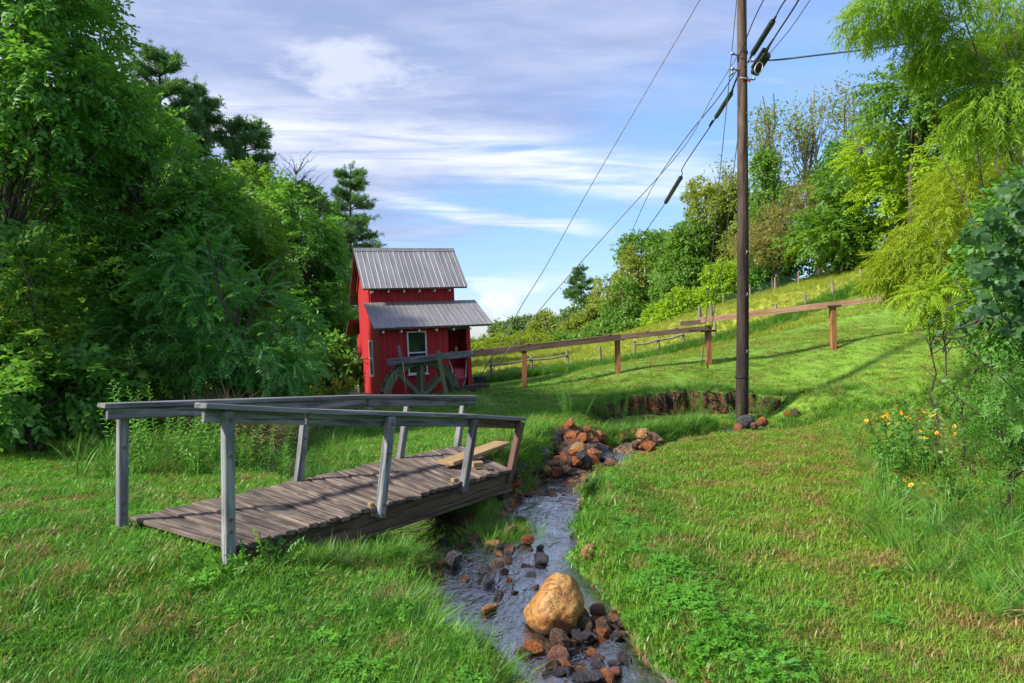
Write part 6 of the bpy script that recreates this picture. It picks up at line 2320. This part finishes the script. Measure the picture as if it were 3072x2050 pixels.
def scatter(name, label, coll, P, S, r, tilt=0.12, nvar=6, normals=None, zs=None):
    n = len(P)
    me = bpy.data.meshes.new(name)
    me.vertices.add(n)
    me.vertices.foreach_set("co", np.asarray(P, dtype=np.float32).ravel())
    rot = np.stack([r.normal(size=n) * tilt, r.normal(size=n) * tilt, r.random(n) * 6.283], 1).astype(np.float32)
    S = np.asarray(S)
    zz = S if zs is None else S * zs
    scl = np.stack([S, S, zz], 1).astype(np.float32)
    for nm, kind, arr, key in (("rot", "FLOAT_VECTOR", rot, "vector"), ("scl", "FLOAT_VECTOR", scl, "vector"), ("idx", "INT", r.integers(0, nvar, n).astype(np.int32), "value")):
        a = me.attributes.new(nm, kind, "POINT")
        a.data.foreach_set(key, arr.ravel())
    me.update()
    o = link(name, me)
    if coll.name not in _groups:
        _groups[coll.name] = scatter_group(coll)
    md = o.modifiers.new("scatter", "NODES")
    md.node_group = _groups[coll.name]
    return tag(o, label, kind="stuff")


def in_house(x, y, mgn=0.05):
    c, s = math.cos(-HYAW), math.sin(-HYAW)
    dx, dy = x - HO.x, y - HO.y
    lx, ly = dx * c - dy * s, dx * s + dy * c
    return (lx > -mgn) & (lx < 2.34 + mgn) & (ly > -mgn) & (ly < 3.7)


def on_bridge(x, y):
    e = (BFL - BNL).normalized()
    s = (BNR - BNL).normalized()
    dx, dy = x - BNL.x, y - BNL.y
    l = (dx * e.x + dy * e.y)
    w = (dx * s.x + dy * s.y)
    return (l > 0.0) & (l < 3.7) & (w > -0.05) & (w < 1.42)


def polar(n, d0, d1, a0, a1, r):
    d = d0 * (d1 / d0) ** r.random(n)
    a = R(a0) + (R(a1) - R(a0)) * r.random(n)
    return d * np.sin(a), d * np.cos(a)


def build_grass():
    r = np.random.default_rng(99)
    lawn = tuft_collection("lawn", "lawn_grass")
    long_ = tuft_collection("long", "tall_grass")
    mead = tuft_collection("meadow", "meadow_grass")
    clov = tuft_collection("clover", "leaf_clover")
    x, y = polar(150000, 2.2, 30, -60, 60, r)
    z, bed, cl = gz(x, y, True)
    d, _ = seg_dist(x, y, CREEK)
    k = (bed < 0.2) & (cl < 0.12) & ~on_bridge(x, y) & ~in_house(x, y) & (y < 28)
    bare = vnoise(np.stack([x, y, 0 * x], 1), 0.9, 3)
    bare2 = vnoise(np.stack([x, y, 0 * x], 1), 3.1, 13)
    k &= ((bare > -0.38) & (bare2 > -0.45)) | (r.random(len(x)) < 0.35)
    x, y, z = x[k], y[k], z[k]
    dist = np.hypot(x, y)
    S = (0.85 + 0.5 * r.random(len(x))) * np.clip((dist / 4.5) ** 0.45, 0.9, 1.5)
    # thicker, longer turf on the shaded left bank
    S *= 1 + 0.12 * smooth((-x - 0.5) / 2.5)
    zs = 1.05 - 0.62 * smooth((dist - 5) / 6)
    lump = vnoise(np.stack([x, y, 0 * x], 1), 2.6, 5)
    zs = zs * (1 + 0.9 * np.clip(lump, -0.4, 0.8))
    scatter("lawn_grass", "short mown lawn grass", lawn, np.stack([x, y, z - 0.005], 1), S, r, zs=zs)
    # meadow
    x, y = polar(30000, 27.4, 75, -10, 44, r)
    z = gz(x, y)
    ang = np.degrees(np.arctan2(x, y))
    k = (ang > -8)
    x, y, z = x[k], y[k], z[k]
    scatter("meadow_grass", "yellow seeding pasture grass behind the post fence", mead, np.stack([x, y, z], 1), (0.36 + 0.4 * r.random(len(x)) ** 2) * np.clip(np.hypot(x, y) / 32, 1, 1.6), r)
    # fence line strip of longer grass
    n = 2200
    t = r.random(n)
    xs = -2.5 + 18.5 * t
    ys = 27.9 + r.normal(size=n) * 0.35
    scatter("fence_line_grass", "unmown dark grass strip along the pasture fence", long_, np.stack([xs, ys, gz(xs, ys)], 1), 0.7 + 0.5 * r.random(n), r)

    def patch(name, label, coll, pts, s0, s1, kind=None, tilt=0.15):
        pts = np.array(pts)
        scatter(name, label, coll, np.stack([pts[:, 0], pts[:, 1], gz(pts[:, 0], pts[:, 1]) - 0.01], 1), s0 + (s1 - s0) * r.random(len(pts)), r, tilt)

    def along(poly, n, sd):
        out = []
        L = [math.hypot(b[0] - a[0], b[1] - a[1]) for a, b in zip(poly[:-1], poly[1:])]
        p = np.array(L) / sum(L)
        for _ in range(n):
            j = r.choice(len(L), p=p)
            t = r.random()
            out.append((poly[j][0] + t * (poly[j + 1][0] - poly[j][0]) + r.normal() * sd, poly[j][1] + t * (poly[j + 1][1] - poly[j][1]) + r.normal() * sd))
        return out
    # reeds on the ledge below the eroded bank, bank edges
    patch("ledge_grass", "long drooping grass on the ledge between stream and eroded bank", long_, along([(1.45, 11.35), (2.1, 11.7), (3.0, 12.6), (3.9, 13.35)], 340, 0.12), 0.4, 0.8)
    patch("cliff_top_grass", "grass hanging over the eroded bank", long_, along([(c[0], c[1] + 0.18) for c in CLIFF], 520, 0.09), 0.25, 0.6, tilt=0.7)
    patch("bank_face_grass", "tufts rooted in the face of the eroded bank", long_, along([(q[0], q[1] - 0.22) for q in CLIFF], 190, 0.13), 0.2, 0.45, tilt=0.5)
    patch("gully_grass", "dark long grass in the gully right of the pole", long_, along([(5.3, 13.7), (6.2, 13.6), (7.4, 13.1), (8.6, 12.8)], 420, 0.25), 0.35, 0.7)
    patch("bank_grass", "long grass at the far end of the bridge", long_, along([(-0.05, 7.95), (0.05, 8.5), (0.15, 9.3), (0.4, 10.4)], 170, 0.10), 0.4, 0.75)
    patch("bank_grass", "dark grass below the near side of the bridge", long_, along([(-1.45, 4.75), (-0.95, 5.3), (-0.65, 5.75)], 170, 0.11), 0.3, 0.5)
    patch("island_grass", "bright tufted grass on the little island in the stream", long_, along([(-0.38, 6.2), (-0.1, 6.35), (0.05, 6.55), (-0.2, 6.7)], 230, 0.11), 0.3, 0.55)
    patch("bank_grass", "tufts along the right edge of the stream", long_, along([(0.9, 5.0), (0.75, 6.2), (0.95, 7.2), (1.25, 8.2)], 90, 0.07), 0.25, 0.42)
    patch("bank_grass", "tufts hanging over the left edge of the stream", long_, along([(0.0, 3.1), (-0.25, 3.6), (-0.55, 4.2), (-0.72, 4.9)], 90, 0.09), 0.35, 0.6)
    patch("wood_edge_grass", "longer grass along the foot of the left trees", long_, along([(-12, 12.2), (-8.5, 11.4), (-5.5, 11.0), (-4.6, 9.0), (-3.9, 8.0)], 900, 0.45), 0.6, 1.15)
    patch("channel_grass", "grass on the banks of the side channel behind the bridge", long_, along([(-2.2, 8.6), (-3.0, 10.2), (-3.3, 12), (-3.6, 14)], 260, 0.28), 0.4, 0.8)
    # long arching grass at the right
    x, y = polar(1500, 5.2, 13.0, 23, 46, r)
    lim = 26.5 + 5.5 * smooth((7.5 - np.hypot(x, y)) / 2.5)
    k = np.degrees(np.arctan2(x, y)) > lim
    x, y = x[k], y[k]
    scatter("rough_grass", "long arching rough grass on the right slope", long_, np.stack([x, y, gz(x, y)], 1), 0.28 + 0.55 * r.random(len(x)) ** 2, r, 0.75)
    # clover
    pts = []
    for cx, cy, rx, ry, n in ((0.90, 4.6, 0.35, 0.75, 50), (1.05, 3.6, 0.55, 0.7, 70), (1.15, 4.1, 0.6, 0.8, 60), (1.15, 3.2, 0.55, 0.45, 55), (0.9, 5.7, 0.3, 0.8, 30)):
        for _ in range(n):
            q, a = r.random() ** 0.8, r.random() * 6.28
            pts.append((cx + rx * q * math.cos(a), cy + ry * q * math.sin(a)))
    qx, qy = polar(500, 2.6, 9, -42, 42, r)
    nn = vnoise(np.stack([qx, qy, 0 * qx], 1), 1.1, 9)
    for q0, q1, v in zip(qx, qy, nn):
        if v > 0.05 and not on_bridge(np.array(q0), np.array(q1)):
            pts.append((q0, q1))
    pts = np.array(pts)
    z, bed, cl = gz(pts[:, 0], pts[:, 1], True)
    k = bed < 0.5
    pts, z = pts[k], z[k]
    scatter("clover", "patch of bright clover beside the boulder", clov, np.stack([pts[:, 0], pts[:, 1], z + 0.01], 1), 0.65 + 0.4 * r.random(len(pts)), r)
    # fallen leaves and thatch flecks in the lawn
    x, y = polar(900, 2.6, 11, -42, 42, r)
    z, bed, cl = gz(x, y, True)
    k = (bed < 0.2) & ~on_bridge(x, y)
    x, y, z = x[k], y[k], z[k]
    Vs, Fs, As = [], [], []
    for i in range(len(x)):
        a, L = r.random() * 6.28, 0.02 + 0.03 * r.random()
        n_ = np.array([r.normal() * 0.5, r.normal() * 0.5, 1.0])
        q = leaf(np.array([x[i], y[i], z[i] + 0.03 + 0.02 * r.random()]), np.array([math.cos(a), math.sin(a), r.normal() * 0.3]), n_, L, L * 0.5, 0.2)
        Fs.append([len(Vs), len(Vs) + 1, len(Vs) + 2, len(Vs) + 3])
        Vs.extend(q)
        As.extend([r.random()] * 4)
    me = mesh_np("fallen_leaves", np.array(Vs), np.array(Fs), [MAT["leaf_dead"]], False, {"v": ("FLOAT", "POINT", np.array(As, dtype=np.float32))})
    tag(link("fallen_leaves", me), "brown fallen leaf flecks scattered in the lawn", kind="stuff")


build_grass()


# ------------------------------------------------------------------ herbs and flowers
def herb(name, label, cat, base, h, nst, kind, mat, seed, group=None, spread=0.25, size=0.8, flower=None, leaf_from=0.15):
    r = np.random.default_rng(seed)
    base = Vector(base)
    root = empty(name, base, label, cat, group)
    mb = MB()
    P, D, S, tips = [], [], [], []
    for i in range(nst):
        a, q = r.random() * 6.28, spread * math.sqrt(r.random())
        b0 = Vector((q * math.cos(a), q * math.sin(a), -0.05))
        hh = h * (0.65 + 0.45 * r.random())
        tip = b0 + Vector((math.cos(a) * q * 0.9 + r.normal() * 0.07, math.sin(a) * q * 0.9 + r.normal() * 0.07, hh))
        mb.tube([b0, b0.lerp(tip, 0.5) + Vector((r.normal() * 0.02, r.normal() * 0.02, 0.02)), tip], [0.006, 0.005, 0.003], 5, cap=False)
        ns = max(2, int(hh / (0.5 * size) + 0.5))
        for j in range(ns):
            t = leaf_from + (1.0 - leaf_from) * j / ns
            P.append(np.array(b0.lerp(tip, t)))
            D.append(np.array((tip - b0).normalized()))
            S.append(size * (0.85 + 0.3 * r.random()))
        tips.append(tip)
    mb.build("stem", MAT["leaf_weed"], root)
    link("leaves", scatter_mesh("leaves", kind, np.array(P), np.array(D), np.array(S), MAT[mat], r, roll=3.0), root)
    if flower:
        me, per, sz = flower
        for t in tips:
            for j in range(per):
                p = t + Vector((r.normal() * 0.05, r.normal() * 0.05, r.normal() * 0.03 + 0.01))
                link("flower", me, root, p, (R(25) + r.normal() * 0.4, r.normal() * 0.4, r.random() * 6.28), [sz * (0.8 + 0.4 * r.random())] * 3)
    return root


def daisy(name, petal, n=9, droop=0.25):
    mb = MB()
    V, F = [], []
    me = bpy.data.meshes.new(name)
    for i in range(n):
        a = 2 * math.pi * i / n
        k = len(V)
        for u, v, z in ((0.2, 0.10, 0), (0.65, 0.20, 0.02), (1.0, 0.0, -droop), (0.65, -0.20, 0.02), (0.2, -0.10, 0)):
            V.append((u * math.cos(a) - v * math.sin(a), u * math.sin(a) + v * math.cos(a), z))
        F.append((k, k + 1, k + 2, k + 3, k + 4))
    nf = len(F)
    k = len(V)
    for z, rr in ((-0.02, 0.25), (0.16, 0.2)):
        for i in range(6):
            a = math.pi * i / 3
            V.append((rr * math.cos(a), rr * math.sin(a), z))
    for i in range(6):
        F.append((k + i, k + (i + 1) % 6, k + 6 + (i + 1) % 6, k + 6 + i))
    F.append(tuple(k + 6 + i for i in range(6)))
    me.from_pydata(V, [], F)
    me.materials.append(MAT[petal])
    me.materials.append(MAT["flower_centre"])
    me.polygons.foreach_set("material_index", [0] * nf + [1] * (len(F) - nf))
    return me


def plume(name):
    V, F = [], []
    r = np.random.default_rng(4)
    for i in range(40):
        t = r.random()
        p = np.array([r.normal() * 0.25 * (1 - t), r.normal() * 0.25 * (1 - t), 1.6 * t - 0.3])
        q = leaf(p, rv(r), rv(r), 0.28, 0.22)
        F.append(tuple(range(len(V), len(V) + 4)))
        V.extend([tuple(v) for v in q])
    me = bpy.data.meshes.new(name)
    me.from_pydata(V, [], F)
    me.materials.append(MAT["petal_gold"])
    return me


def build_herbs():
    da = daisy("flower", "petal_yellow")
    pl = plume("flower")
    for i, (px, D, h, lab) in enumerate([(2690, 8.6, 0.74, "left clump of orange yellow cone flowers on the right slope"), (2770, 8.9, 0.78, "right clump of orange yellow cone flowers beside the rough grass")]):
        herb("yellow_flower_plant", lab, "flowers", gbase(px, D), h, 12, "broad", "leaf_weed", 400 + i, "orange yellow flowers on the right slope", 0.30, 0.6, (da, 2, 0.034))
    herb("yellow_flower_plant", "single low yellow flower plant left of the flower clumps", "flowers", gbase(2668, 7.3), 0.32, 3, "broad", "leaf_weed", 405, "orange yellow flowers on the right slope", 0.08, 0.35, (da, 1, 0.04))
    g = "goldenrod left of the mill"
    for i, (px, D, lab) in enumerate([(905, 15.2, "goldenrod plume nearest the dark bush"), (950, 15.8, "goldenrod plume in the middle of the row left of the mill"), (1005, 16.3, "taller goldenrod left of the mill step"), (1050, 17.0, "goldenrod plume beside the mill's left corner")]):
        b = gbase(px, D)
        herb("goldenrod", lab, "wildflower", b, (1.6 - 160 / FPX * D + 0.35 - b[2] if False else 0.75), 9, "lance", "leaf_lime", 410 + i, g, 0.25, 0.6, (pl, 1, 0.10))
    g = "yellow flowered weeds at the left wood edge"
    for i, (px, D, h, lab) in enumerate([(140, 11.4, 0.75, "yellow flowered weed under the twin trunks"), (165, 11.2, 0.6, "lower yellow flowered weed beside it at the wood edge"), (440, 11.0, 0.85, "yellow flowered weed left of the sumac"), (500, 10.8, 0.7, "yellow flowered weed in front of the sumac"), (390, 11.3, 0.8, "yellow flowered weed above the bridge rail's left end")]):
        herb("yellow_weed", lab, "wildflower", gbase(px, D), h, 6, "lance", "leaf_weed", 420 + i, g, 0.2, 0.7, (da, 1, 0.03))
    g = "tall weeds behind the bridge"
    spots = [(420, 8.6, 0.95, "tall lance leaved weed right of the first left bridge post"), (470, 8.2, 0.85, "weed with whorled leaves second from the first left bridge post"), (530, 8.4, 1.0, "tallest leafy weed behind the bridge deck"), (580, 8.0, 0.75, "leafy weed left of the near right bridge post"),
             (640, 8.6, 0.6, "low weed behind the near right bridge post"), (760, 9.2, 0.6, "leafy weed on the channel bank behind the bridge"), (830, 8.8, 0.5, "short leafy weed left of the second left bridge post"), (700, 8.2, 0.5, "short weed at the middle of the bridge's far side")]
    for i, (px, D, h, lab) in enumerate(spots):
        herb("tall_weed", lab, "weed", gbase(px, D), h, 9, "lance", "leaf_weed", 430 + i, g, 0.3, 0.75)
    g = "leafy weeds on the ledge by the pole"
    for i, (px, D, h, lab) in enumerate([(1720, 11.8, 0.45, "pale leafy weed above the rust heap"), (1860, 13.2, 0.5, "bushy weed on the ledge left of the eroded bank"), (2095, 14.4, 0.75, "tall single weed in front of the eroded bank"), (2265, 13.9, 0.55, "leafy weed at the right side of the pole's foot"), (2300, 14.4, 0.5, "second leafy weed right of the pole's foot"), (2195, 13.8, 0.35, "small weed left of the pole's foot")]):
        herb("ledge_weed", lab, "weed", gbase(px, D), h, 5, "lance", "leaf_weed", 450 + i, g, 0.16, 0.6)
    g = "leafy weeds in the rough grass on the right slope"
    rr = np.random.default_rng(61)
    words = ["at the left tip of the rough grass", "just below the yellow flowers", "at the lower left of the rough patch", "in the middle of the rough patch", "under the right end of the flower clump", "close to the right frame edge above the arching grass",
             "at the lower right frame edge", "above the bare lawn on the lower right", "behind the flower clumps", "between the flowers and the grapevine", "nearest the bush at the right edge", "at the top of the rough patch", "beside the tall bush's foot", "halfway up the rough slope"]
    for i, (px, py) in enumerate([(2590, 1330), (2700, 1290), (2680, 1420), (2790, 1400), (2820, 1270), (2960, 1430), (3000, 1560), (2880, 1520), (2790, 1180), (2880, 1200), (2930, 1290), (2870, 1120), (3010, 1370), (2860, 1340)]):
        p = hit(px, py)
        herb("rough_weed", "leafy weed " + words[i], "weed", p, 0.28 + 0.3 * rr.random(), 9, ("lance", "broad", "lance")[i % 3], ("leaf_weed", "leaf_mid", "leaf_lime")[i % 3], 500 + i, g, 0.28, 0.55)
    for i, (px, py, lab) in enumerate([(2760, 1330, "tangle of brown dead stems in the rough grass below the flowers"), (2930, 1400, "tangle of brown dead stems nearer the right frame edge")]):
        p = hit(px, py)
        tree("dead_stems", lab, "dead weeds", p, [((p.x, p.y, p.z + 0.12), (0.45, 0.35, 0.14))], "twiggy", "leaf_dead", 60, 0.5, 0.004, 4, None, gap=-0.3, seed=520 + i)
    g = "weeds at the near bridge corner"
    for i, (px, D, h, lab) in enumerate([(640, 4.45, 0.16, "small weed left of the near right bridge post's foot"), (720, 4.5, 0.22, "small weed right of the near right bridge post's foot"), (820, 4.75, 0.3, "weed growing up past the near bridge beam"), (780, 4.55, 0.16, "tiny weed under the near bridge beam")]):
        herb("corner_weed", lab, "weed", gbase(px, D), h, 6, "broad", "leaf_weed", 470 + i, g, 0.10, 0.28)
    # broad-leaved weed in the clover
    b = Vector(gbase(2325, 3.45))
    root = empty("broad_weed", b, "broad leaved weed rosette in the lawn at the bottom", "weed")
    r = np.random.default_rng(5)
    V = [(0, 0, 0), (0.3, 0.12, 0.14), (0.7, 0.15, 0.20), (1.0, 0.0, 0.10), (0.7, -0.15, 0.20), (0.3, -0.12, 0.14), (0.35, 0, 0.10), (0.7, 0, 0.16)]
    F = [(0, 6, 1), (1, 6, 7, 2), (2, 7, 3), (3, 7, 4), (4, 7, 6, 5), (5, 6, 0)]
    me = bpy.data.meshes.new("leaf")
    me.from_pydata(V, [], F)
    me.materials.append(MAT["leaf_weed"])
    for i in range(9):
        link("leaf", me, root, (0, 0, 0.02), (0, -0.5 * r.random(), i * 0.7 + r.normal() * 0.2), [0.13 + 0.05 * r.random()] * 3)


build_herbs()


# ------------------------------------------------------------------ far wooded ridge
def build_ridge():
    r = np.random.default_rng(15)
    n = 2600
    x = -120 + 200 * r.random(n)
    y = 150 + 40 * r.random(n)
    z = gz(x, np.minimum(y, 120)) * 0.3 + 2.6 * r.random(n) + 0.012 * (y - 150)
    z += 1.2 * np.sin(x * 0.09) + 0.8 * np.sin(x * 0.23 + 1)
    P = np.stack([x, y, z], 1)
    D = np.stack([r.normal(size=n), r.normal(size=n), 0.7 + r.random(n)], 1)
    o = link("far_wood", scatter_mesh("far_wood", "clump", P, D, 4.0 + 3.5 * r.random(n), MAT["leaf_far"], r))
    tag(o, "distant dark wooded ridge across the valley", kind="stuff")


build_ridge()
